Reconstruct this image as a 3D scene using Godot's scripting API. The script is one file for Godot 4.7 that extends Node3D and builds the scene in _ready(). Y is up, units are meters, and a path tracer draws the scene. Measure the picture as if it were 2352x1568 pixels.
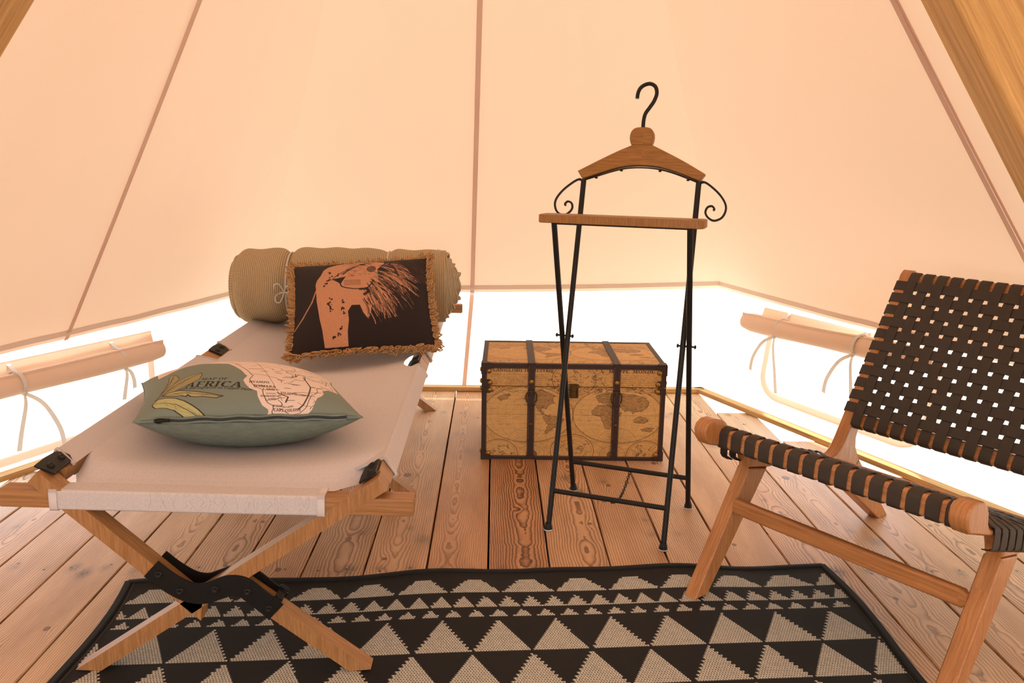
extends Node3D
# A bell tent with a plank floor: a folding cot with cushions and a rolled mattress, a trunk, a valet stand, a woven lounge chair and a rug.
# World units are metres, y is up; the camera looks along -z down the length of the floor planks.

var M := {}          # materials
var rng := RandomNumberGenerator.new()


func _ready() -> void:
	rng.seed = 7
	set_camera_and_light()
	make_materials()
	build_ground()
	build_floor()
	build_tent()
	build_rug()
	build_cot()
	build_mattress_roll()
	build_lion_cushion()
	build_africa_cushion()
	build_trunk()
	build_valet_stand()
	build_chair()


func set_camera_and_light() -> void:
	var cam := Camera3D.new()
	cam.name = "camera"
	cam.fov = 44.315
	cam.near = 0.05
	cam.far = 200.0
	var back := Vector3(-0.0221, 0.2128, 0.9769).normalized()
	var right := Vector3(0.9997, 0.0147, 0.0194)
	var up := back.cross(right).normalized()
	right = up.cross(back).normalized()
	cam.transform = Transform3D(Basis(right, up, back), Vector3(0, 0.957, 0))
	add_child(cam)
	cam.current = true

	var sky_mat := ProceduralSkyMaterial.new()
	sky_mat.sky_top_color = Color(0.86, 0.93, 1.0)
	sky_mat.sky_horizon_color = Color(0.98, 0.99, 1.0)
	sky_mat.sky_curve = 0.2
	sky_mat.ground_horizon_color = Color(0.92, 0.92, 0.88)
	sky_mat.ground_bottom_color = Color(0.75, 0.74, 0.68)
	sky_mat.sun_angle_max = 20.0
	sky_mat.sun_curve = 0.1
	var sky := Sky.new()
	sky.sky_material = sky_mat
	var env := Environment.new()
	env.background_mode = Environment.BG_SKY
	env.sky = sky
	env.background_energy_multiplier = 5.0
	env.ambient_light_source = Environment.AMBIENT_SOURCE_SKY
	env.tonemap_mode = Environment.TONE_MAPPER_LINEAR
	env.tonemap_exposure = 1.05
	env.sdfgi_enabled = true
	env.ssao_enabled = true
	env.ssil_enabled = true
	var we := WorldEnvironment.new()
	we.name = "world_environment"
	we.environment = env
	add_child(we)

	var sun := DirectionalLight3D.new()
	sun.name = "sun"
	sun.light_color = Color(1.0, 0.95, 0.87)
	sun.light_energy = 2.2
	sun.light_angular_distance = 3.0
	sun.shadow_enabled = true
	sun.rotation_degrees = Vector3(-66.0, 160.0, 0.0)
	add_child(sun)


# ---------------------------------------------------------------- geometry helpers

class G:
	var v := PackedVector3Array()
	var n := PackedVector3Array()
	var t := PackedVector2Array()
	var c := PackedColorArray()
	var ix := PackedInt32Array()
	var tint := Color.WHITE

	func vert(p: Vector3, nn: Vector3, uv := Vector2.ZERO) -> int:
		v.append(p)
		n.append(nn)
		t.append(uv)
		c.append(tint)
		return v.size() - 1

	func tri(a: int, b: int, d: int) -> void:
		var g := (v[d] - v[a]).cross(v[b] - v[a])
		if g.dot(n[a] + n[b] + n[d]) < 0.0:
			ix.append_array(PackedInt32Array([a, d, b]))
		else:
			ix.append_array(PackedInt32Array([a, b, d]))

	func quad(a: Vector3, b: Vector3, d: Vector3, e: Vector3, nn: Vector3, u0 := Vector2.ZERO, u1 := Vector2.RIGHT, u2 := Vector2.ONE, u3 := Vector2.DOWN) -> void:
		var i := vert(a, nn, u0)
		var j := vert(b, nn, u1)
		var k := vert(d, nn, u2)
		var l := vert(e, nn, u3)
		tri(i, j, k)
		tri(i, k, l)

	# a profile swept along a path; the profile is a list of [place, normal, distance along it]
	func loft(path: Array, prof: Array, up := Vector3.ZERO, caps := true, scales: Array = [], uvs := Vector2.ONE, closed_path := false) -> void:
		var m := path.size()
		var np := prof.size()
		var u := up
		var base := v.size()
		var along := 0.0
		for k in m:
			var t0: Vector3 = path[k]
			var ahead: Vector3 = path[(k + 1) % m] if closed_path else path[mini(k + 1, m - 1)]
			var behind: Vector3 = path[(k - 1 + m) % m] if closed_path else path[maxi(k - 1, 0)]
			var tg := (ahead - behind).normalized()
			if tg.length() < 0.5:
				tg = Vector3(0, 0, 1)
			if u == Vector3.ZERO:
				u = Vector3.UP if absf(tg.y) < 0.9 else Vector3.RIGHT
			var sx := tg.cross(up if up != Vector3.ZERO else u).normalized()
			var sy := sx.cross(tg).normalized()
			if up == Vector3.ZERO:
				u = sy
			if k > 0:
				along += (t0 - (path[k - 1] as Vector3)).length()
			var s: float = scales[k] if scales.size() else 1.0
			for q in prof:
				var pp: Vector2 = q[0]
				var qn: Vector2 = q[1]
				vert(t0 + sx * pp.x * s + sy * pp.y * s, (sx * qn.x + sy * qn.y).normalized(), Vector2(q[2] * uvs.x, along * uvs.y))
		var rows := m if closed_path else m - 1
		for k in rows:
			var r0 := base + k * np
			var r1 := base + ((k + 1) % m) * np
			for j in np - 1:
				tri(r0 + j, r0 + j + 1, r1 + j + 1)
				tri(r0 + j, r1 + j + 1, r1 + j)
		if caps and not closed_path:
			for e in [0, m - 1]:
				var d: Vector3 = (path[0] - path[1] if e == 0 else path[m - 1] - path[m - 2]).normalized()
				var first := v.size()
				for j in np - 1:
					vert(v[base + e * np + j], d, Vector2(prof[j][0].x, prof[j][0].y) * uvs)
				for j in range(1, np - 2):
					tri(first, first + j, first + j + 1)

	func bar(a: Vector3, b: Vector3, w: float, h: float, up := Vector3.UP, r := 0.003, seg := 2, uvs := Vector2.ONE) -> void:
		var d := (b - a).normalized()
		var e := minf(r, 0.45 * (b - a).length())
		var k := 1.0 - 1.2 * r / maxf(minf(w, h), 0.0001)
		loft([a, a + d * e, b - d * e, b], rrect(w, h, r, seg), up, true, [k, 1.0, 1.0, k], uvs)

	func tube(path: Array, r: float, seg := 10, caps := true, closed := false) -> void:
		loft(path, circle(r, seg), Vector3.ZERO, caps, [], Vector2.ONE, closed)

	# a surface of revolution about axis from origin; profile points are (radius, height)
	func lathe(prof: Array, origin: Vector3, axis: Vector3, seg := 16, smooth := true) -> void:
		var ay := axis.normalized()
		var ax := ay.cross(Vector3(0.31, 0.17, 0.93)).normalized()
		var az := ax.cross(ay)
		for k in prof.size() - 1:
			var p: Vector2 = prof[k]
			var q: Vector2 = prof[k + 1]
			var nb := Vector2((q - p).y, -(q - p).x).normalized()
			var na := nb
			var nc := nb
			if smooth:
				if k > 0:
					na = (nb + Vector2((p - prof[k - 1]).y, -(p - prof[k - 1]).x).normalized())
					na = na.normalized() if na.length() > 1.1 else nb
				if k < prof.size() - 2:
					nc = (nb + Vector2((prof[k + 2] - q).y, -(prof[k + 2] - q).x).normalized())
					nc = nc.normalized() if nc.length() > 1.1 else nb
			var first := v.size()
			for j in seg + 1:
				var a := TAU * j / seg
				var rd := ax * cos(a) + az * sin(a)
				vert(origin + rd * p.x + ay * p.y, rd * na.x + ay * na.y, Vector2(float(j) / seg, p.y))
				vert(origin + rd * q.x + ay * q.y, rd * nc.x + ay * nc.y, Vector2(float(j) / seg, q.y))
			for j in seg:
				var i := first + j * 2
				tri(i, i + 1, i + 3)
				tri(i, i + 3, i + 2)

	# a sheet of (nu x nv) cells through f(u, v); normals from the sheet itself, turned towards "side"
	func sheet(nu: int, nv: int, f: Callable, side: Vector3, uvf: Variant = null) -> void:
		var p: Array = []
		for j in nv + 1:
			for i in nu + 1:
				p.append(f.call(float(i) / nu, float(j) / nv))
		var first := v.size()
		var last := side
		for j in nv + 1:
			for i in nu + 1:
				var a: Vector3 = p[j * (nu + 1) + mini(i + 1, nu)] - p[j * (nu + 1) + maxi(i - 1, 0)]
				var b: Vector3 = p[mini(j + 1, nv) * (nu + 1) + i] - p[maxi(j - 1, 0) * (nu + 1) + i]
				var nn := a.cross(b)
				nn = nn.normalized() if nn.length() > 1e-12 else last
				if side != Vector3.ZERO and nn.dot(side) < 0.0:
					nn = -nn
				last = nn
				var uv := Vector2(float(i) / nu, float(j) / nv)
				vert(p[j * (nu + 1) + i], nn, uvf.call(uv.x, uv.y) if uvf != null else uv)
		for j in nv:
			for i in nu:
				var q := first + j * (nu + 1) + i
				tri(q, q + 1, q + nu + 2)
				tri(q, q + nu + 2, q + nu + 1)

	# an outline extruded along z of xf; with a bevel its edges are rounded off
	func plate(poly: PackedVector2Array, thick: float, xf: Transform3D, uvs := 1.0, bevel := 0.0) -> void:
		var m := poly.size()
		var nz := xf.basis.z.normalized()
		var turn := -1.0 if Geometry2D.is_polygon_clockwise(poly) else 1.0
		var en: Array = []
		for k in m:
			var d := poly[(k + 1) % m] - poly[k]
			en.append(Vector2(d.y, -d.x).normalized() * turn)
		var inner := poly.duplicate()
		if bevel > 0.0:
			for k in m:
				var p: Vector2 = en[(k - 1 + m) % m]
				var q: Vector2 = en[k]
				inner[k] = poly[k] - (p + q) / maxf(1.0 + p.dot(q), 0.4) * bevel
		var tris := Geometry2D.triangulate_polygon(inner)
		for s in [-0.5, 0.5]:
			var first := v.size()
			for q in inner:
				vert(xf * Vector3(q.x, q.y, thick * s), nz * signf(s), q * uvs)
			for k in range(0, tris.size(), 3):
				tri(first + tris[k], first + tris[k + 1], first + tris[k + 2])
		var along := 0.0
		var hz := thick / 2 - bevel
		for k in m:
			var a := poly[k]
			var b := poly[(k + 1) % m]
			var n0: Vector2 = en[k]
			var n1: Vector2 = en[k]
			var pr: Vector2 = en[(k - 1 + m) % m]
			var nx: Vector2 = en[(k + 1) % m]
			if pr.dot(n0) > 0.7:
				n0 = (n0 + pr).normalized()
			if nx.dot(n1) > 0.7:
				n1 = (n1 + nx).normalized()
			var w0 := (xf.basis * Vector3(n0.x, n0.y, 0)).normalized()
			var w1 := (xf.basis * Vector3(n1.x, n1.y, 0)).normalized()
			var l := (b - a).length()
			var ia := inner[k]
			var ib := inner[(k + 1) % m]
			var i := vert(xf * Vector3(a.x, a.y, -hz), w0, Vector2(0, along) * uvs)
			var j := vert(xf * Vector3(b.x, b.y, -hz), w1, Vector2(0, along + l) * uvs)
			var p := vert(xf * Vector3(b.x, b.y, hz), w1, Vector2(thick, along + l) * uvs)
			var q := vert(xf * Vector3(a.x, a.y, hz), w0, Vector2(thick, along) * uvs)
			tri(i, j, p)
			tri(i, p, q)
			if bevel > 0.0:
				for s in [-1.0, 1.0]:
					var r0 := vert(xf * Vector3(a.x, a.y, hz * s), w0, Vector2(0, along) * uvs)
					var r1 := vert(xf * Vector3(b.x, b.y, hz * s), w1, Vector2(0, along + l) * uvs)
					var r2 := vert(xf * Vector3(ib.x, ib.y, thick / 2 * s), nz * s, Vector2(0, along + l) * uvs)
					var r3 := vert(xf * Vector3(ia.x, ia.y, thick / 2 * s), nz * s, Vector2(0, along) * uvs)
					tri(r0, r1, r2)
					tri(r0, r2, r3)
			along += l

	# after normals were turned: turn the triangles with them
	func reorient() -> void:
		for k in range(0, ix.size(), 3):
			var a := ix[k]
			var b := ix[k + 1]
			var e := ix[k + 2]
			if (v[e] - v[a]).cross(v[b] - v[a]).dot(n[a] + n[b] + n[e]) < 0.0:
				ix[k + 1] = e
				ix[k + 2] = b

	func move(xf: Transform3D, from := 0) -> void:
		for k in range(from, v.size()):
			v[k] = xf * v[k]
			n[k] = (xf.basis * n[k]).normalized()

	static func rrect(w: float, h: float, r: float, seg := 2) -> Array:
		var out: Array = []
		var rr := minf(r, minf(w, h) * 0.499)
		var along := 0.0
		var last := Vector2.ZERO
		var corners := [Vector2(w / 2 - rr, h / 2 - rr), Vector2(-w / 2 + rr, h / 2 - rr), Vector2(-w / 2 + rr, -h / 2 + rr), Vector2(w / 2 - rr, -h / 2 + rr)]
		for k in 4:
			for s in seg + 1:
				var a := PI / 2 * (k + float(s) / seg)
				var nn := Vector2(cos(a), sin(a))
				var p: Vector2 = corners[k] + nn * rr
				if out.size():
					along += (p - last).length()
				out.append([p, nn, along])
				last = p
		out.append([out[0][0], out[0][1], along + (out[0][0] - last).length()])
		return out

	static func circle(r: float, seg: int) -> Array:
		var out: Array = []
		for k in seg + 1:
			var a := TAU * k / seg
			out.append([Vector2(cos(a), sin(a)) * r, Vector2(cos(a), sin(a)), a * r])
		return out


func commit(g: G, called: String, m: Material, parent: Node3D = null) -> MeshInstance3D:
	var a := []
	a.resize(Mesh.ARRAY_MAX)
	a[Mesh.ARRAY_VERTEX] = g.v
	a[Mesh.ARRAY_NORMAL] = g.n
	a[Mesh.ARRAY_TEX_UV] = g.t
	a[Mesh.ARRAY_COLOR] = g.c
	a[Mesh.ARRAY_INDEX] = g.ix
	var am := ArrayMesh.new()
	am.add_surface_from_arrays(Mesh.PRIMITIVE_TRIANGLES, a)
	am.surface_set_material(0, m)
	return place(am, called, parent)


func place(am: Mesh, called: String, parent: Node3D = null) -> MeshInstance3D:
	var o := MeshInstance3D.new()
	o.name = called
	o.mesh = am
	o.cast_shadow = GeometryInstance3D.SHADOW_CASTING_SETTING_ON
	if parent == null:
		parent = self
	# parts are shaped in world space: undo the place of a thing's base
	if parent != self and parent.has_meta("world_parts"):
		o.position = -parent.position
	parent.add_child(o, true)
	return o


func tag(o: Node3D, label: String, category := "", group := "", kind := "") -> Node3D:
	if label:
		o.set_meta("label", label)
	if category:
		o.set_meta("category", category)
	if group:
		o.set_meta("group", group)
	if kind:
		o.set_meta("kind", kind)
	return o


# a thing: a node at its base whose parts are given in world space ("local" false) or in its own space
func thing(called: String, label: String, category: String, base: Vector3, local := false, yaw := 0.0) -> Node3D:
	var o := Node3D.new()
	o.name = called
	o.position = base
	if local:
		o.rotation.y = yaw
	else:
		o.set_meta("world_parts", true)
	add_child(o, true)
	tag(o, label, category)
	return o


func structure(called: String, label: String) -> Node3D:
	var o := Node3D.new()
	o.name = called
	add_child(o, true)
	return tag(o, label, "", "", "structure")


func curve(pts: Array, per := 6, closed := false) -> Array:
	# Catmull-Rom through the points
	var out: Array = []
	var m := pts.size()
	for k in (m if closed else m - 1):
		var p1 = pts[k]
		var p2 = pts[(k + 1) % m]
		var p0 = pts[(k - 1 + m) % m] if closed or k > 0 else p1
		var p3 = pts[(k + 2) % m] if closed or k < m - 2 else p2
		for s in per:
			var t := float(s) / per
			out.append(0.5 * (2.0 * p1 + (p2 - p0) * t + (2.0 * p0 - 5.0 * p1 + 4.0 * p2 - p3) * t * t + (3.0 * p1 - p0 - 3.0 * p2 + p3) * t * t * t))
	if not closed:
		out.append(pts[m - 1])
	return out


func band(line: Array, half: float) -> PackedVector2Array:
	# the outline of a strip of that half width along a 2D line, with rounded ends
	var a := PackedVector2Array()
	var b := PackedVector2Array()
	var m := line.size()
	for k in m:
		var d: Vector2 = (line[mini(k + 1, m - 1)] - line[maxi(k - 1, 0)]).normalized()
		var o := Vector2(-d.y, d.x) * half
		a.append(line[k] + o)
		b.append(line[k] - o)
	b.reverse()
	a.append_array(b)
	return a


func smooth(x: float) -> float:
	x = clampf(x, 0.0, 1.0)
	return x * x * (3.0 - 2.0 * x)


func tilt(p: Vector3) -> Vector3:
	return Vector3(p.x, p.y - 0.02 * (p.x + 0.51), p.z)


# ---------------------------------------------------------------- textures and materials

class Pic:
	var w: int
	var h: int
	var d := PackedByteArray()

	func _init(ww: int, hh: int, col: Color) -> void:
		w = ww
		h = hh
		d.resize(w * h * 3)
		var a := int(col.r * 255)
		var b := int(col.g * 255)
		var e := int(col.b * 255)
		for k in w * h:
			d[k * 3] = a
			d[k * 3 + 1] = b
			d[k * 3 + 2] = e

	func dot(x: int, y: int, col: Color, a: float) -> void:
		if x < 0 or y < 0 or x >= w or y >= h or a <= 0.0:
			return
		var k := (y * w + x) * 3
		a = minf(a, 1.0)
		d[k] = int(d[k] + (col.r * 255.0 - d[k]) * a)
		d[k + 1] = int(d[k + 1] + (col.g * 255.0 - d[k + 1]) * a)
		d[k + 2] = int(d[k + 2] + (col.b * 255.0 - d[k + 2]) * a)

	func at(p: Vector2) -> Vector2:
		return p * Vector2(w, h)

	# points from a flat list of x, y in 0..1
	func pts(l: Array) -> PackedVector2Array:
		var o := PackedVector2Array()
		for k in range(0, l.size(), 2):
			o.append(Vector2(l[k], l[k + 1]))
		return o

	func poly(p: PackedVector2Array, col: Color, a := 1.0) -> void:
		var lo := h
		var hi := 0
		var q := PackedVector2Array()
		for e in p:
			var s := at(e)
			q.append(s)
			lo = mini(lo, int(s.y))
			hi = maxi(hi, int(s.y) + 1)
		for y in range(maxi(lo, 0), mini(hi, h)):
			var xs: Array = []
			var yy := y + 0.5
			for k in q.size():
				var s := q[k]
				var e := q[(k + 1) % q.size()]
				if (s.y <= yy) != (e.y <= yy):
					xs.append(s.x + (yy - s.y) / (e.y - s.y) * (e.x - s.x))
			xs.sort()
			for k in range(0, xs.size() - 1, 2):
				var x0: float = xs[k]
				var x1: float = xs[k + 1]
				for x in range(maxi(int(x0), 0), mini(int(x1) + 1, w)):
					dot(x, y, col, a * clampf(minf(x + 1 - x0, x1 - x), 0.0, 1.0))

	# a line of that width in texels
	func line(p0: Vector2, p1: Vector2, wid: float, col: Color, a := 1.0) -> void:
		var s := at(p0)
		var e := at(p1)
		var r := wid * 0.5
		var lo := Vector2(minf(s.x, e.x) - r - 1, minf(s.y, e.y) - r - 1)
		var hi := Vector2(maxf(s.x, e.x) + r + 1, maxf(s.y, e.y) + r + 1)
		var dd := e - s
		var ll := maxf(dd.length_squared(), 1e-6)
		for y in range(maxi(int(lo.y), 0), mini(int(hi.y) + 1, h)):
			for x in range(maxi(int(lo.x), 0), mini(int(hi.x) + 1, w)):
				var p := Vector2(x + 0.5, y + 0.5) - s
				var t := clampf(p.dot(dd) / ll, 0.0, 1.0)
				var dist := (p - dd * t).length()
				if dist < r + 0.5:
					dot(x, y, col, a * clampf(r + 0.5 - dist, 0.0, 1.0))

	func path(p: PackedVector2Array, wid: float, col: Color, a := 1.0, closed := false) -> void:
		for k in p.size() - (0 if closed else 1):
			line(p[k], p[(k + 1) % p.size()], wid, col, a)

	func oval(c: Vector2, r: Vector2, wid: float, col: Color, a := 1.0, a0 := 0.0, a1 := TAU) -> void:
		var o := PackedVector2Array()
		for k in 49:
			var s := a0 + (a1 - a0) * k / 48.0
			o.append(c + Vector2(cos(s), sin(s)) * r)
		path(o, wid, col, a)

	func disc(c: Vector2, r: Vector2, col: Color, a := 1.0) -> void:
		var o := PackedVector2Array()
		for k in 24:
			o.append(c + Vector2(cos(TAU * k / 24.0), sin(TAU * k / 24.0)) * r)
		poly(o, col, a)

	# lettering: the centre, the width and height it fills (0..1 of the picture), the turn
	func text(s: String, c: Vector2, wid: float, hei: float, col: Color, a := 1.0, turn := 0.0, serif := true) -> void:
		var f := SystemFont.new()
		f.font_names = PackedStringArray(["Droid Serif" if serif else "Droid Sans"])
		f.font_weight = 700
		var m := TextMesh.new()
		m.font = f
		m.text = s
		m.font_size = 64
		m.pixel_size = 1.0
		m.depth = 0.0
		m.curve_step = 4.0
		var arr := m.get_mesh_arrays()
		var vs: PackedVector3Array = arr[Mesh.ARRAY_VERTEX]
		var iz: PackedInt32Array = arr[Mesh.ARRAY_INDEX]
		var bx := m.get_aabb()
		var o := PackedVector2Array()
		for q in vs:
			var l := Vector2((q.x - bx.position.x) / bx.size.x - 0.5, 0.5 - (q.y - bx.position.y) / bx.size.y) * Vector2(wid * w, hei * h)
			o.append((l.rotated(turn)) / Vector2(w, h) + c)
		for k in range(0, iz.size(), 3):
			poly(PackedVector2Array([o[iz[k]], o[iz[k + 1]], o[iz[k + 2]]]), col, a)

	func grain(amount: float, sx: float, sy: float, seed_: int) -> void:
		var n := FastNoiseLite.new()
		n.seed = seed_
		n.frequency = 1.0
		for y in h:
			for x in w:
				var q := 1.0 + amount * n.get_noise_2d(x * sx, y * sy)
				var k := (y * w + x) * 3
				d[k] = clampi(int(d[k] * q), 0, 255)
				d[k + 1] = clampi(int(d[k + 1] * q), 0, 255)
				d[k + 2] = clampi(int(d[k + 2] * q), 0, 255)

	func tex() -> ImageTexture:
		return ImageTexture.create_from_image(Image.create_from_data(w, h, false, Image.FORMAT_RGB8, d))


func mat(col: Color, rough := 0.8, tex: Texture2D = null, metal := 0.0) -> StandardMaterial3D:
	var m := StandardMaterial3D.new()
	m.albedo_color = col
	m.roughness = rough
	m.metallic = metal
	m.albedo_texture = tex
	m.vertex_color_use_as_albedo = true
	m.cull_mode = BaseMaterial3D.CULL_DISABLED
	return m


func noise_tex(freq: float, seed_: int, octaves := 3, size := 256, lo := 0.7, hi := 1.0) -> ImageTexture:
	var n := FastNoiseLite.new()
	n.seed = seed_
	n.frequency = freq
	n.fractal_octaves = octaves
	var im := n.get_seamless_image(size, size)
	im.convert(Image.FORMAT_RGB8)
	var d := im.get_data()
	for k in d.size():
		d[k] = int(255.0 * lerpf(lo, hi, d[k] / 255.0))
	return ImageTexture.create_from_image(Image.create_from_data(size, size, false, Image.FORMAT_RGB8, d))


func weave_tex(n: int, lo: float) -> ImageTexture:
	# plain weave: threads crossing over and under
	var p := Pic.new(n * 8, n * 8, Color.WHITE)
	var r := RandomNumberGenerator.new()
	r.seed = 3
	for j in n:
		for i in n:
			var over := (i + j) % 2 == 0
			var s := r.randf_range(0.94, 1.0)
			for y in 8:
				for x in 8:
					var q := absf((x if over else y) - 3.5) / 4.0
					var g := lerpf(1.0, lo, q * q) * s
					var k := ((j * 8 + y) * p.w + i * 8 + x) * 3
					p.d[k] = int(255 * g)
					p.d[k + 1] = int(255 * g)
					p.d[k + 2] = int(255 * g)
	return p.tex()


func wood_tex() -> ImageTexture:
	# straight-grained timber: fine streaks along the second axis
	var p := Pic.new(512, 512, Color.WHITE)
	var n := FastNoiseLite.new()
	n.frequency = 1.0
	n.seed = 21
	for y in 512:
		for x in 512:
			var wv := 9.0 * n.get_noise_2d(x * 0.006, y * 0.004)
			var a := n.get_noise_2d((x + wv) * 0.055, y * 0.0035)
			var b := n.get_noise_2d((x + wv) * 0.3 + 50.0, y * 0.012)
			var e := n.get_noise_2d(x * 0.9, y * 0.05 + 90.0)
			var g := clampf(0.86 + 0.16 * a + 0.1 * b + 0.07 * e, 0.0, 1.0)
			var k := (y * 512 + x) * 3
			p.d[k] = int(255 * pow(g, 0.8))
			p.d[k + 1] = int(255 * g)
			p.d[k + 2] = int(255 * pow(g, 1.25))
	return p.tex()


const PLANKS := 8
const PW := 192
const PH := 1024
const PLANK_RUN := 2.1       # metres of plank that one texture covers


func plank_tex() -> ImageTexture:
	# eight larch boards side by side: growth rings cut flat, knots that bend them, nail holes and grey stains
	var p := Pic.new(PW * PLANKS, PH, Color.WHITE)
	var n := FastNoiseLite.new()
	n.frequency = 1.0
	n.seed = 5
	var r := RandomNumberGenerator.new()
	r.seed = 12
	for b in PLANKS:
		var u0 := r.randf_range(-0.03, 0.03)
		var d0 := r.randf_range(0.0, 0.03)
		var slope := r.randf_range(0.008, 0.02) * (1.0 if r.randf() < 0.5 else -1.0)
		var freq := r.randf_range(150.0, 230.0)
		if b % 3 == 1:
			u0 = r.randf_range(0.09, 0.16)
		var knots: Array = []
		for k in r.randi_range(2, 4):
			knots.append([r.randf_range(-0.055, 0.055), r.randf_range(0.05, PLANK_RUN - 0.05), r.randf_range(0.006, 0.014)])
		var dark := r.randf_range(0.55, 1.0)
		if b == 5:
			dark = 1.35
		var spots: Array = []
		for k in 5:
			spots.append([r.randf_range(-0.06, 0.06), r.randf_range(0.0, PLANK_RUN), r.randf_range(0.008, 0.022), r.randf_range(0.1, 0.4)])
		# nails where the boards cross the joists (z = -3.1, -1.84)
		for zz in [0.35, 1.61]:
			for sx in [-0.036, 0.036]:
				spots.append([sx + r.randf_range(-0.008, 0.008), zz + r.randf_range(-0.02, 0.02), 0.0034, 1.0])
				spots.append([sx, zz, 0.012, r.randf_range(0.1, 0.5)])
		for y in PH:
			var z := y * PLANK_RUN / PH
			var near: Array = []
			for q in knots:
				if absf(z - q[1]) < 0.16:
					near.append(q)
			var ns: Array = []
			for q in spots:
				if absf(z - q[1]) < q[2] * 3.0:
					ns.append(q)
			var dd := d0 + slope * z + 0.016 * n.get_noise_2d(b * 40.0, z * 1.6) + 0.006 * n.get_noise_2d(b * 40.0 + 9.0, z * 6.0)
			for x in PW:
				var u := (x + 0.5) / PW * 0.145 - 0.0725
				var rr := sqrt((u - u0) * (u - u0) + dd * dd) + 0.0022 * n.get_noise_2d(u * 28.0 + b * 30.0, z * 3.0)
				var kn := 0.0
				var kd := 0.0
				for q in near:
					var dx: float = u - q[0]
					var dz: float = (z - q[1])
					var a: float = q[2]
					var e := (dx * dx + dz * dz * 0.2) / (a * a)
					rr += a * 1.1 * exp(-e * 0.35)
					var inner := (dx * dx + dz * dz * 0.55) / (a * a * 0.5)
					if inner < 1.6:
						kn = maxf(kn, clampf(1.5 - inner, 0.0, 1.0))
						kd = maxf(kd, 1.0 - absf(inner - 1.0) * 2.2)
				var f := rr * freq
				f -= floorf(f)
				var late := f * f * f * clampf((1.0 - f) * 9.0, 0.0, 1.0) * 1.25
				var fib := n.get_noise_2d(u * 1500.0 + b * 77.0, z * 14.0)
				var patch := n.get_noise_2d(u * 12.0 + b * 19.0, z * 2.4 + 60.0)
				var g := 1.0 - late * 0.46 * dark + 0.06 * fib + 0.10 * patch
				var cr := 220.0 * g
				var cg := 184.0 * pow(maxf(g, 0.05), 1.22)
				var cb := 148.0 * pow(maxf(g, 0.05), 1.4)
				if kn > 0.0:
					var rings := 0.8 + 0.2 * sin(rr * freq * 9.0)
					cr = lerpf(cr, 152.0 * rings, kn * 0.75)
					cg = lerpf(cg, 100.0 * rings, kn * 0.75)
					cb = lerpf(cb, 62.0 * rings, kn * 0.75)
				if kd > 0.0:
					cr *= 1.0 - 0.45 * kd
					cg *= 1.0 - 0.5 * kd
					cb *= 1.0 - 0.5 * kd
				for q in ns:
					var dx2: float = u - q[0]
					var dz2: float = (z - q[1]) * (0.7 if q[2] > 0.005 else 1.0)
					var fall: float = exp(-(dx2 * dx2 + dz2 * dz2) / (q[2] * q[2]) * (1.0 if q[2] > 0.005 else 1.8))
					if q[2] > 0.005:
						fall *= 0.6 + 0.8 * n.get_noise_2d(u * 160.0, z * 70.0 + b)
					var m := clampf(1.0 - q[3] * fall, 0.05, 1.0)
					cr *= m
					cg *= lerpf(1.0, m, 0.92)
					cb *= lerpf(1.0, m, 0.75)
				var o := (y * p.w + b * PW + x) * 3
				p.d[o] = clampi(int(cr), 0, 255)
				p.d[o + 1] = clampi(int(cg), 0, 255)
				p.d[o + 2] = clampi(int(cb), 0, 255)
	return p.tex()


const RUG_W := 1.625
const RUG_L := 1.16


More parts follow.
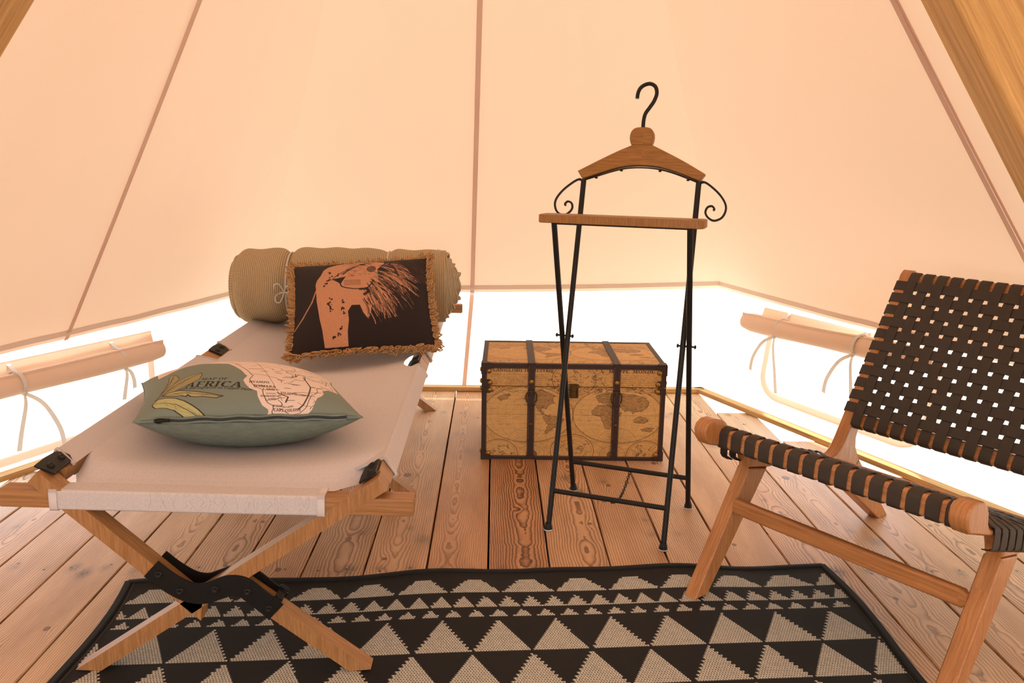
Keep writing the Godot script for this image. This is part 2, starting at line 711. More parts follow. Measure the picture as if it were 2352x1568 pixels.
func rug_tex() -> ImageTexture:
	# a flat-woven rug: rows of white triangles on black, woven in cells of about 5 mm
	var cw := 7
	var chh := 6
	var nx := 292
	var ny := 212
	var p := Pic.new(nx * cw, ny * chh, Color(0.03, 0.03, 0.035))
	var r := RandomNumberGenerator.new()
	r.seed = 9
	for j in ny:
		var y := (j + 0.5) / ny * RUG_L
		for i in nx:
			var x := (i + 0.5) / nx * RUG_W
			var white := false
			if y > 0.036 and y < 0.094:
				var q := fposmod(x - 0.7255, 0.1190) / 0.1190
				white = (0.094 - y) / 0.077 < 1.0 - absf(q * 2.0 - 1.0)
				white = white and absf(q - 0.5) < 0.475
			elif y > 0.104 and y < 0.151:
				var q := fposmod(x - 0.633, 0.0496) / 0.0496
				white = (0.151 - y) / 0.046 < 0.96 - absf(q * 2.0 - 1.0)
			elif y > 0.158 and y < 0.194:
				var q := fposmod(x - 0.610, 0.0496) / 0.0496
				white = (0.194 - y) / 0.036 < 0.88 - absf(q * 2.0 - 1.0)
			elif y > 0.200:
				var row := int((y - 0.200) / 0.1215)
				var f := 1.0 - (y - 0.200 - row * 0.1215) / 0.1185
				var q := fposmod(x - 0.6513 - 0.0593 * (row % 2), 0.1186) / 0.1186
				white = f >= 0.0 and f < 0.98 - absf(q * 2.0 - 1.0)
			if x < 0.016 or x > RUG_W - 0.014 or y > RUG_L - 0.03:
				white = false
			var shift := (j % 2) * 3
			var s := r.randf_range(0.93, 1.03)
			var fleck := r.randf() < 0.05
			for yy in chh:
				for xx in cw:
					var px := i * cw + xx + shift
					if px >= p.w:
						continue
					var k := ((j * chh + yy) * p.w + px) * 3
					var hole := xx < 3 and yy > 2 and yy < 5
					var g := 0.03
					if white:
						g = 0.06 if hole else (0.80 * s - (0.10 if yy == 5 or xx == 0 else 0.0))
					else:
						g = 0.055 if (xx + yy * 2) % 5 == 0 else 0.03
						if fleck and xx == 3 and yy == 2:
							g = 0.35
					p.d[k] = int(255 * minf(g, 1.0))
					p.d[k + 1] = int(251 * minf(g, 1.0))
					p.d[k + 2] = int((238 if white else 262) * minf(g, 0.97))
	# the stitched line just inside the two side hems
	for j in ny * chh:
		if j % 6 < 3:
			for xx in [16, 17, p.w - 17, p.w - 16]:
				p.dot(xx, j, Color(0.6, 0.58, 0.52), 0.8)
	return p.tex()


func ribs_tex() -> ImageTexture:
	# corded cloth: fine ribs with paler flecks
	var p := Pic.new(512, 128, Color(0.70, 0.61, 0.48))
	var r := RandomNumberGenerator.new()
	r.seed = 4
	for y in 128:
		for x in 512:
			var q := 0.5 + 0.5 * cos(TAU * x / 8.0)
			var g := (0.72 + 0.28 * q) * r.randf_range(0.92, 1.06)
			var k := (y * 512 + x) * 3
			p.d[k] = clampi(int(p.d[k] * g * 1.12), 0, 255)
			p.d[k + 1] = clampi(int(p.d[k + 1] * g * 1.12), 0, 255)
			p.d[k + 2] = clampi(int(p.d[k + 2] * g * 1.10), 0, 255)
	return p.tex()


func map_tex() -> ImageTexture:
	# the printed paper of the trunk: an old map of the world in two hemispheres with small globes round it
	var p := Pic.new(1280, 696, Color(0.80, 0.62, 0.38))
	p.grain(0.10, 0.012, 0.02, 31)
	p.grain(0.10, 0.05, 0.06, 32)
	var ink := Color(0.20, 0.13, 0.07)
	var land := Color(0.52, 0.37, 0.20)
	var r := RandomNumberGenerator.new()
	r.seed = 77
	# hemispheres
	for c in [Vector2(0.262, 0.52), Vector2(0.738, 0.52)]:
		p.disc(c, Vector2(0.238, 0.285), Color(0.88, 0.71, 0.46), 0.5)
		p.oval(c, Vector2(0.238, 0.285), 2.0, ink, 0.9)
		p.oval(c, Vector2(0.243, 0.292), 1.2, ink, 0.7)
		p.line(c - Vector2(0.238, 0), c + Vector2(0.238, 0), 1.4, ink, 0.7)
		p.line(c - Vector2(0, 0.285), c + Vector2(0, 0.285), 1.0, ink, 0.4)
		for k in range(1, 6):
			var q := k / 6.0
			p.oval(c, Vector2(0.238 * q, 0.285), 1.0, ink, 0.28)
			for s in [-1.0, 1.0]:
				var o := PackedVector2Array()
				for e in 25:
					var a := (e / 24.0 - 0.5) * 2.0
					var yy: float = s * (0.285 * q + 0.05 * q * a * a)
					var xx := 0.238 * a * sqrt(maxf(0.0, 1.0 - pow(clampf(yy / 0.285, -1, 1), 2)))
					o.append(c + Vector2(xx, yy))
				p.path(o, 1.0, ink, 0.28)
		# the fan of meridians at the south pole
		for k in 15:
			var a := PI * (k + 0.5) / 15.0
			p.line(c + Vector2(0, 0.285), c + Vector2(cos(a) * 0.09, 0.285 - sin(a) * 0.13), 1.0, ink, 0.35)
		p.oval(c + Vector2(0, 0.285), Vector2(0.105, 0.15), 1.2, ink, 0.45, PI, TAU)
	var lands := [
		[0.285, 0.30, 0.33, 0.27, 0.37, 0.30, 0.40, 0.33, 0.385, 0.37, 0.40, 0.40, 0.375, 0.42, 0.355, 0.46, 0.335, 0.45, 0.33, 0.48, 0.345, 0.51, 0.36, 0.53, 0.34, 0.52, 0.315, 0.48, 0.30, 0.42, 0.27, 0.39, 0.24, 0.36, 0.255, 0.32],
		[0.345, 0.53, 0.375, 0.525, 0.41, 0.54, 0.45, 0.565, 0.445, 0.60, 0.425, 0.635, 0.395, 0.66, 0.375, 0.70, 0.36, 0.725, 0.352, 0.70, 0.37, 0.63, 0.35, 0.575],
		[0.615, 0.33, 0.655, 0.30, 0.70, 0.29, 0.76, 0.30, 0.82, 0.31, 0.88, 0.34, 0.90, 0.40, 0.885, 0.45, 0.86, 0.48, 0.84, 0.47, 0.82, 0.50, 0.80, 0.46, 0.775, 0.48, 0.755, 0.44, 0.725, 0.42, 0.70, 0.44, 0.67, 0.40, 0.635, 0.39],
		[0.625, 0.43, 0.67, 0.41, 0.715, 0.43, 0.735, 0.48, 0.755, 0.50, 0.735, 0.55, 0.715, 0.60, 0.69, 0.665, 0.67, 0.65, 0.655, 0.58, 0.645, 0.53, 0.605, 0.52, 0.595, 0.48],
		[0.82, 0.56, 0.85, 0.53, 0.885, 0.54, 0.90, 0.57, 0.87, 0.60, 0.83, 0.60],
		[0.86, 0.66, 0.90, 0.64, 0.93, 0.65, 0.91, 0.69, 0.875, 0.68],
		[0.10, 0.36, 0.13, 0.32, 0.17, 0.31, 0.15, 0.36, 0.12, 0.38]]
	for l in lands:
		var q := p.pts(l)
		var rough := PackedVector2Array()
		for k in q.size():
			var a := q[k]
			var b := q[(k + 1) % q.size()]
			for s in 4:
				rough.append(a.lerp(b, s / 4.0) + Vector2(r.randf_range(-0.004, 0.004), r.randf_range(-0.006, 0.006)))
		p.poly(rough, land, 0.45)
		p.path(rough, 2.0, ink, 0.85, true)
		var box := Rect2(q[0], Vector2.ZERO)
		for e in q:
			box = box.expand(e)
		for k in int(box.size.x * box.size.y * 7000.0) + 8:
			var e := box.position + Vector2(r.randf(), r.randf()) * box.size
			if Geometry2D.is_point_in_polygon(e, q):
				p.line(e, e + Vector2(r.randf_range(0.004, 0.018), r.randf_range(-0.006, 0.006)), 1.2, ink, 0.6)
	# rows of small sea names
	for k in 150:
		var e := Vector2(r.randf_range(0.04, 0.96), r.randf_range(0.28, 0.78))
		for s in r.randi_range(2, 5):
			p.line(e + Vector2(s * 0.006, 0), e + Vector2(s * 0.006 + 0.004, 0), 1.6, ink, 0.55)
	# small globes at the foot, the head and between the hemispheres
	for q in [[0.11, 0.93, 0.10, 0.15], [0.50, 0.89, 0.115, 0.17], [0.89, 0.93, 0.10, 0.15], [0.50, 0.16, 0.115, 0.16]]:
		var c := Vector2(q[0], q[1])
		var e := Vector2(q[2], q[3])
		p.disc(c, e, Color(0.84, 0.66, 0.42), 0.5)
		p.oval(c, e, 3.0, ink, 0.9)
		p.oval(c, e * 0.9, 1.2, ink, 0.8)
		for k in range(1, 4):
			p.oval(c, e * 0.9 * (k / 4.0), 1.0, ink, 0.4)
		for k in 12:
			var a := TAU * k / 12.0
			p.line(c, c + Vector2(cos(a), sin(a)) * e * 0.9, 1.0, ink, 0.3)
		for k in 26:
			var a := c + Vector2(r.randf_range(-0.7, 0.7), r.randf_range(-0.7, 0.7)) * e
			var o := PackedVector2Array([a])
			for s in 5:
				o.append(o[s] + Vector2(r.randf_range(-0.012, 0.014), r.randf_range(-0.018, 0.018)))
			p.path(o, 2.0, ink, 0.75)
	for c in [Vector2(0.285, 0.93), Vector2(0.715, 0.93)]:
		p.oval(c, Vector2(0.068, 0.095), 1.2, ink, 0.6)
		p.disc(c, Vector2(0.028, 0.042), Color(0.36, 0.24, 0.12), 0.7)
		p.oval(c, Vector2(0.028, 0.042), 1.6, ink, 0.9)
	# titles and their small print in the two upper corners
	p.text("PLANIGLOBII TERRESTRIS", Vector2(0.225, 0.075), 0.33, 0.032, ink, 0.9)
	p.text("MAPPE  MONDE", Vector2(0.80, 0.075), 0.24, 0.034, ink, 0.9)
	for q in [[0.06, 0.39], [0.68, 0.94]]:
		for k in 8:
			var x: float = q[0] + r.randf_range(0.0, 0.03)
			while x < q[1] - 0.02:
				var l := r.randf_range(0.006, 0.03)
				p.line(Vector2(x, 0.118 + k * 0.019), Vector2(x + l, 0.118 + k * 0.019), 2.0, ink, 0.6)
				x += l + 0.006
		p.oval(Vector2((q[0] + q[1]) / 2, 0.16), Vector2((q[1] - q[0]) / 2 + 0.02, 0.12), 1.4, ink, 0.5)
	# scrolls and figures in the band between titles and hemispheres
	for k in 120:
		var e := Vector2(r.randf_range(0.03, 0.97), 0.262 + r.randf_range(-0.025, 0.03))
		if k > 70:
			e = Vector2([0.40, 0.62][k % 2] + r.randf_range(-0.035, 0.035), r.randf_range(0.05, 0.27))
		var o := PackedVector2Array([e])
		for s in 5:
			o.append(o[s] + Vector2(r.randf_range(-0.006, 0.014), r.randf_range(-0.014, 0.014)))
		p.path(o, 2.2, ink, 0.75)
	return p.tex()


const AFRICA := [0.18, 0.46, 0.225, 0.465, 0.27, 0.435, 0.315, 0.39, 0.365, 0.375, 0.41, 0.45, 0.46, 0.49, 0.495, 0.6, 0.505, 0.65, 0.51, 0.66, 0.495, 0.7, 0.5, 0.735, 0.51, 0.77, 0.53, 0.79, 0.53, 0.83, 0.535, 0.865, 0.54, 0.895, 0.555, 0.925, 0.555, 0.95, 0.55, 0.97, 0.55, 0.99, 0.565, 1.0, 0.645, 1.0, 0.665, 0.985, 0.69, 0.925, 0.705, 0.865, 0.72, 0.815, 0.74, 0.79, 0.755, 0.76, 0.755, 0.73, 0.79, 0.695, 0.85, 0.68, 0.86, 0.5, 0.93, 0.38, 0.99, 0.3, 0.9, 0.22, 0.82, 0.08, 0.55, 0.03, 0.3, 0.05, 0.17, 0.2]
const LEAVES := [
	[0.175, 0.795, 0.2, 0.76, 0.24, 0.77, 0.28, 0.795, 0.31, 0.83, 0.335, 0.875, 0.355, 0.915, 0.37, 0.955, 0.38, 0.99, 0.39, 1.0, 0.345, 1.0, 0.33, 0.995, 0.31, 0.98, 0.295, 0.94, 0.275, 0.895, 0.245, 0.87, 0.195, 0.85, 0.175, 0.81],
	[0.22, 0.735, 0.25, 0.725, 0.29, 0.73, 0.34, 0.76, 0.38, 0.785, 0.43, 0.82, 0.41, 0.83, 0.385, 0.82, 0.365, 0.81, 0.35, 0.81, 0.33, 0.8, 0.32, 0.78, 0.315, 0.795, 0.3, 0.78, 0.28, 0.775, 0.225, 0.745],
	[0.185, 0.765, 0.215, 0.71, 0.26, 0.65, 0.31, 0.605, 0.365, 0.585, 0.37, 0.61, 0.36, 0.655, 0.335, 0.68, 0.3, 0.705, 0.265, 0.73, 0.225, 0.735],
	[0.205, 0.725, 0.23, 0.655, 0.24, 0.605, 0.24, 0.54, 0.255, 0.51, 0.275, 0.55, 0.285, 0.6, 0.275, 0.625, 0.255, 0.66, 0.235, 0.685]]
const LEAF_RIBS := [
	[0.175, 0.795, 0.23, 0.81, 0.285, 0.85, 0.325, 0.92, 0.36, 0.985, 0.375, 1.0],
	[0.222, 0.74, 0.3, 0.755, 0.42, 0.82],
	[0.185, 0.76, 0.26, 0.68, 0.365, 0.595],
	[0.207, 0.72, 0.243, 0.65, 0.262, 0.53]]


func africa_tex() -> ImageTexture:
	var p := Pic.new(1024, 1024, Color(0.475, 0.525, 0.49))
	p.grain(0.05, 0.7, 0.09, 41)
	p.grain(0.05, 0.09, 0.7, 42)
	var ink := Color(0.16, 0.12, 0.11)
	var r := RandomNumberGenerator.new()
	r.seed = 5
	var land := p.pts(AFRICA)
	p.poly(land, Color(0.90, 0.82, 0.78))
	var mid := Vector2(0.60, 0.62)
	var coast := PackedVector2Array()
	for k in range(6, 33):
		coast.append(land[k].lerp(mid, 0.07) + Vector2(0.012 if k < 22 else -0.012, 0))
	p.path(coast, 2.2, ink, 0.85)
	p.path(p.pts([0.2, 0.41, 0.26, 0.39, 0.32, 0.34, 0.38, 0.33, 0.45, 0.42, 0.5, 0.52]), 2.2, ink, 0.8)
	# rivers, borders and mountain hatching
	for k in 150:
		var e := Vector2(r.randf_range(0.2, 0.9), r.randf_range(0.08, 0.97))
		if not Geometry2D.is_point_in_polygon(e, land):
			continue
		var o := PackedVector2Array([e])
		var d := Vector2(1, 0).rotated(r.randf_range(-0.8, 0.8)) * 0.016
		for s in r.randi_range(3, 9):
			d = d.rotated(r.randf_range(-0.8, 0.8))
			var q := o[o.size() - 1] + d
			if Geometry2D.is_point_in_polygon(q, land):
				o.append(q)
		p.path(o, r.randf_range(1.4, 3.2), ink, r.randf_range(0.5, 0.9))
	for k in 40:
		var e := Vector2(r.randf_range(0.52, 0.84), r.randf_range(0.5, 0.9))
		if Geometry2D.is_point_in_polygon(e, land) and Geometry2D.is_point_in_polygon(e + Vector2(0.05, 0), land):
			for s in r.randi_range(3, 7):
				p.line(e + Vector2(s * 0.007, 0), e + Vector2(s * 0.007 + 0.005, 0), 4.0, ink, 0.7)
	for l in [[0.70, 0.62, 0.71, 0.72, 0.69, 0.80, 0.665, 0.88, 0.645, 0.93], [0.59, 0.80, 0.62, 0.83, 0.61, 0.87]]:
		p.path(p.pts(l), 5.0, ink, 0.8)
	p.line(Vector2(0.545, 0.40), Vector2(0.60, 0.86), 1.4, ink, 0.7)
	p.text("OVAMPO", Vector2(0.542, 0.717), 0.06, 0.018, ink, 0.85, 0.05)
	p.text("DAMARA", Vector2(0.556, 0.752), 0.065, 0.018, ink, 0.9, 0.05)
	p.text("LAND", Vector2(0.566, 0.776), 0.035, 0.016, ink, 0.9, 0.05)
	p.text("NAMAQUA", Vector2(0.566, 0.83), 0.055, 0.018, ink, 0.9, 0.02)
	p.text("LAND", Vector2(0.566, 0.853), 0.032, 0.016, ink, 0.9, 0.02)
	p.text("KALAHARI", Vector2(0.625, 0.80), 0.05, 0.017, ink, 0.85, 0.03)
	p.text("CAPE COLONY", Vector2(0.612, 0.935), 0.082, 0.024, ink, 1.0, -0.02)
	p.text("BUSHMAN LAND", Vector2(0.60, 0.905), 0.06, 0.014, ink, 0.85)
	# the title
	p.text("MAP OF", Vector2(0.408, 0.672), 0.085, 0.020, Color(0.13, 0.12, 0.11), 0.95, 0.26)
	p.text("AFRICA", Vector2(0.402, 0.717), 0.185, 0.046, Color(0.11, 0.10, 0.10), 1.0, 0.27)
	p.text("Drawn and Engraved on Copper-Plate", Vector2(0.397, 0.750), 0.248, 0.022, Color(0.16, 0.14, 0.13), 0.95, 0.27)
	# banana leaves
	for k in [3, 2, 1, 0]:
		var l := p.pts(LEAVES[k])
		p.poly(l, [Color(0.70, 0.70, 0.50), Color(0.68, 0.65, 0.46), Color(0.60, 0.57, 0.40), Color(0.60, 0.57, 0.40)][k])
		p.path(l, 5.0 if k < 2 else 2.5, ink, 0.95, true)
		var rib := p.pts(LEAF_RIBS[k])
		p.path(rib, 3.0, ink, 0.85)
		for s in 14:
			var a := rib[int(s / 14.0 * (rib.size() - 1))].lerp(rib[int(s / 14.0 * (rib.size() - 1)) + 1], fposmod(s / 14.0 * (rib.size() - 1), 1.0))
			var b := l[r.randi_range(0, l.size() - 1)]
			p.line(a, a.lerp(b, 0.45), 1.5, ink, 0.45)
	return p.tex()


func lion_tex() -> ImageTexture:
	# a lion looking left, printed in two tones on coarse cloth
	var dark := Color(0.125, 0.075, 0.085)
	var pale := Color(0.80, 0.575, 0.44)
	var p := Pic.new(640, 640, dark)
	var r := RandomNumberGenerator.new()
	r.seed = 8
	var body := p.pts([0.56, -0.038, 0.431, 0.018, 0.405, 0.083, 0.326, 0.104, 0.266, 0.139, 0.23, 0.191, 0.207, 0.27, 0.177, 0.329, 0.166, 0.379, 0.17, 0.462, 0.174, 0.569, 0.186, 0.66, 0.198, 0.752, 0.217, 0.843, 0.235, 0.98, 0.394, 0.985, 0.395, 0.887, 0.407, 0.79, 0.402, 0.716, 0.431, 0.661, 0.49, 0.665, 0.512, 0.74, 0.545, 0.80, 0.575, 0.70, 0.6, 0.55, 0.64, 0.40, 0.63, 0.25, 0.68, 0.14, 0.67, 0.075, 0.606, 0.056])
	p.poly(body, pale)
	# the mane: long strands that fall from the cheek to the lower right
	for k in 620:
		var t := r.randf()
		var a := Vector2(lerpf(0.53, 0.70, t), lerpf(0.58, 0.09, t)) + Vector2(r.randf_range(-0.03, 0.16), r.randf_range(-0.03, 0.10))
		var dir := Vector2(0.45, 1.0).rotated(-0.75 * t + r.randf_range(-0.12, 0.12)).normalized()
		var o := PackedVector2Array([a])
		var len := r.randi_range(4, 9)
		for s in len:
			dir = dir.rotated(r.randf_range(-0.10, 0.16))
			o.append(o[s] + dir * 0.026)
		var reach := (a - Vector2(0.55, 0.35)).length()
		var light := r.randf() < 0.60 - reach * 0.45
		p.path(o, r.randf_range(1.5, 4.5), pale if light else dark, r.randf_range(0.5, 0.95))
	p.poly(p.pts([0.60, 0.06, 0.68, 0.04, 0.75, 0.05, 0.9, 0.02, 0.985, 0.04, 0.985, 0.38, 0.93, 0.36, 0.88, 0.30, 0.85, 0.22, 0.79, 0.14, 0.72, 0.12, 0.66, 0.10]), dark, 0.92)
	p.poly(p.pts([0.62, 0.99, 0.6, 0.87, 0.66, 0.80, 0.80, 0.76, 0.99, 0.78, 0.99, 0.99]), dark, 0.88)
	for k in 60:
		var a := Vector2(r.randf_range(0.66, 0.97), r.randf_range(0.03, 0.36))
		p.line(a, a + Vector2(r.randf_range(0.03, 0.09), r.randf_range(0.03, 0.10)), 2.0, pale, 0.28)
	# hair on the brow, the dark hollow of the temple, the ear
	for k in 34:
		var a := Vector2(r.randf_range(0.44, 0.62), r.randf_range(0.0, 0.11))
		p.line(a, a + Vector2(-0.07, 0.055) * r.randf_range(0.4, 1.1), 2.5, dark, 0.6)
	p.path(p.pts([0.733, 0.098, 0.715, 0.169, 0.75, 0.209, 0.786, 0.34]), 9.0, dark, 0.75)
	p.disc(Vector2(0.585, 0.235), Vector2(0.035, 0.055), dark, 0.55)
	for k in 150:
		var a := Vector2(r.randf_range(0.40, 0.60), r.randf_range(0.13, 0.33))
		p.line(a, a + Vector2(0.02, 0.008), 2.0, dark if r.randf() < 0.6 else pale, 0.45)
	# eye, bridge of the nose, nose, mouth, whisker rows
	p.path(p.pts([0.375, 0.298, 0.411, 0.248, 0.459, 0.195, 0.502, 0.135, 0.539, 0.122, 0.581, 0.127]), 7.0, dark, 0.8)
	p.disc(Vector2(0.515, 0.142), Vector2(0.022, 0.018), dark, 0.95)
	p.path(p.pts([0.363, 0.28, 0.411, 0.232, 0.453, 0.183]), 16.0, dark, 0.35)
	p.poly(p.pts([0.290, 0.348, 0.338, 0.344, 0.395, 0.332, 0.38, 0.363, 0.356, 0.418, 0.342, 0.403]), dark)
	p.path(p.pts([0.35, 0.41, 0.362, 0.451, 0.397, 0.473, 0.451, 0.492, 0.516, 0.497, 0.556, 0.485, 0.585, 0.441, 0.6, 0.398]), 6.0, dark, 0.95)
	p.path(p.pts([0.50, 0.50, 0.55, 0.50, 0.56, 0.53, 0.53, 0.56]), 16.0, dark, 0.75)
	for y in [0.384, 0.400, 0.418, 0.436]:
		for k in 12:
			p.disc(Vector2(0.385 + k * 0.0105, y + k * 0.0006), Vector2(0.004, 0.0035), dark, 0.85)
	# scars and marks on the muzzle and the foreleg
	for q in [[0.267, 0.25], [0.285, 0.311], [0.264, 0.357], [0.243, 0.4], [0.333, 0.294], [0.279, 0.565], [0.262, 0.608], [0.274, 0.645], [0.286, 0.683], [0.362, 0.612], [0.367, 0.685], [0.373, 0.73], [0.344, 0.852], [0.332, 0.904], [0.298, 0.908]]:
		for s in 4:
			p.disc(Vector2(q[0], q[1]) + Vector2(r.randf_range(-0.012, 0.012), r.randf_range(-0.016, 0.016)), Vector2(r.randf_range(0.003, 0.010), r.randf_range(0.004, 0.012)), dark, 0.85)
	p.path(p.pts([0.33, 0.30, 0.31, 0.33, 0.285, 0.36]), 4.0, dark, 0.8)
	# the pale line of the tail in front of the dark
	p.path(p.pts([0.17, 0.45, 0.138, 0.565, 0.104, 0.632, 0.07, 0.699, 0.015, 0.775]), 8.0, pale, 0.85)
	# coarse cloth
	for y in 640:
		for x in 640:
			var k := (y * 640 + x) * 3
			var q := (0.86 if x % 4 == 0 else 1.0) * (0.90 if y % 5 == 0 else 1.0) * r.randf_range(0.86, 1.12)
			p.d[k] = clampi(int(p.d[k] * q), 0, 255)
			p.d[k + 1] = clampi(int(p.d[k + 1] * q), 0, 255)
			p.d[k + 2] = clampi(int(p.d[k + 2] * q), 0, 255)
	return p.tex()


func make_materials() -> void:
	var wood := wood_tex()
	var cloth := weave_tex(16, 0.80)
	var fine := noise_tex(0.08, 2, 3, 256, 0.86, 1.0)
	M.plank = mat(Color.WHITE, 0.5, plank_tex())
	M.plank.heightmap_enabled = false
	M.joist = mat(Color(0.16, 0.11, 0.07), 0.9)
	M.curb = mat(Color(0.86, 0.70, 0.46), 0.6, wood)
	M.beam = mat(Color(0.93, 0.76, 0.50), 0.55, wood)
	M.acacia = mat(Color(0.74, 0.55, 0.36), 0.42, wood)
	M.teak = mat(Color(0.80, 0.56, 0.35), 0.36, wood)
	M.hanger = mat(Color(0.68, 0.49, 0.25), 0.45, wood)
	M.teak.clearcoat_enabled = true
	M.teak.clearcoat = 0.25
	M.teak.clearcoat_roughness = 0.3
	M.iron = mat(Color(0.10, 0.095, 0.09), 0.5, null, 0.35)
	M.plate = mat(Color(0.035, 0.033, 0.035), 0.5, null, 0.3)
	M.rubber = mat(Color(0.82, 0.82, 0.84), 0.5)
	M.brass = mat(Color(0.62, 0.47, 0.22), 0.33, null, 0.9)
	M.bronze = mat(Color(0.36, 0.27, 0.14), 0.42, null, 0.85)
	M.leather = mat(Color(0.20, 0.10, 0.06), 0.55, fine)
	M.stitch = mat(Color(0.62, 0.45, 0.30), 0.8)
	M.map = mat(Color(1.0, 1.0, 0.98), 0.6, map_tex())
	M.rug = mat(Color.WHITE, 0.85, rug_tex())
	M.rug_hem = mat(Color(0.045, 0.05, 0.06), 0.8, cloth)
	M.strap = mat(Color(0.255, 0.22, 0.195), 0.72, cloth)
	M.strap.uv1_scale = Vector3(40, 40, 1)
	M.sling = mat(Color(0.90, 0.87, 0.88), 0.85, cloth)
	M.sling.uv1_scale = Vector3(30, 30, 1)
	M.hem = mat(Color(0.91, 0.88, 0.89), 0.85, cloth)
	M.roll = mat(Color(1.0, 1.0, 1.0), 0.9, ribs_tex())
	M.roll_edge = mat(Color(0.74, 0.67, 0.55), 0.9, fine)
	M.cord = mat(Color(0.80, 0.76, 0.72), 0.8)
	M.fringe = mat(Color(0.74, 0.58, 0.40), 0.9)
	M.lion = mat(Color.WHITE, 0.92, lion_tex())
	M.africa = mat(Color.WHITE, 0.75, africa_tex())
	M.sage = mat(Color(0.475, 0.525, 0.49), 0.75, fine)
	M.zip = mat(Color(0.17, 0.20, 0.25), 0.5)
	# the roof cloth is heavy and warm, the wall cloth thin and pale; both let daylight through
	M.roof = canvas(Color(0.955, 0.895, 0.85), Color(0.458, 0.385, 0.318))
	M.wall = canvas(Color(0.97, 0.95, 0.90), Color(0.95, 0.935, 0.91))
	M.tape = canvas(Color(0.95, 0.88, 0.84), Color(0.85, 0.80, 0.76))
	M.flap = canvas(Color(0.95, 0.85, 0.77), Color(0.50, 0.44, 0.39))
	M.ribbon = canvas(Color(0.95, 0.94, 0.93), Color(0.75, 0.74, 0.72))
	var pane := mat(Color(1, 1, 1, 0.05), 0.06)
	pane.transparency = BaseMaterial3D.TRANSPARENCY_ALPHA
	pane.vertex_color_use_as_albedo = false
	M.pane = pane
	M.ground = mat(Color(0.72, 0.70, 0.62), 0.95, noise_tex(0.05, 6, 4, 256, 0.8, 1.0))
	M.ground.uv1_scale = Vector3(60, 60, 1)


func canvas(col: Color, through: Color) -> StandardMaterial3D:
	var m := mat(col, 0.9, M.get("canvas_weave"))
	m.backlight_enabled = true
	m.backlight = through
	return m


# ---------------------------------------------------------------- the tent and its floor

const APEX := Vector3(-0.006, 2.59, -1.78)
const APEX_FRONT := Vector3(-0.006, 2.59, 1.40)
# foot of the canvas and eaves: back left, back right, right, front right ..., round to the left
const FOOT := [Vector3(-0.955, 0.0, -3.445), Vector3(0.895, 0.0, -3.445), Vector3(1.80, 0.0, -1.40), Vector3(1.80, 0.0, 1.45), Vector3(0.90, 0.0, 3.05), Vector3(-0.96, 0.0, 3.05), Vector3(-1.985, 0.0, 1.45), Vector3(-1.985, 0.0, -1.40)]
const EAVE := [Vector3(-0.959, 0.411, -3.465), Vector3(0.949, 0.440, -3.465), Vector3(1.84, 0.42, -1.40), Vector3(1.84, 0.42, 1.45), Vector3(0.93, 0.42, 3.08), Vector3(-0.99, 0.42, 3.08), Vector3(-2.005, 0.345, 1.45), Vector3(-2.005, 0.345, -1.40)]


func build_ground() -> void:
	var g := G.new()
	g.quad(Vector3(-40, -0.14, -40), Vector3(40, -0.14, -40), Vector3(40, -0.14, 40), Vector3(-40, -0.14, 40), Vector3.UP)
	var o := commit(g, "ground", M.ground)
	tag(o, "pale dry ground outside the tent", "", "", "structure")


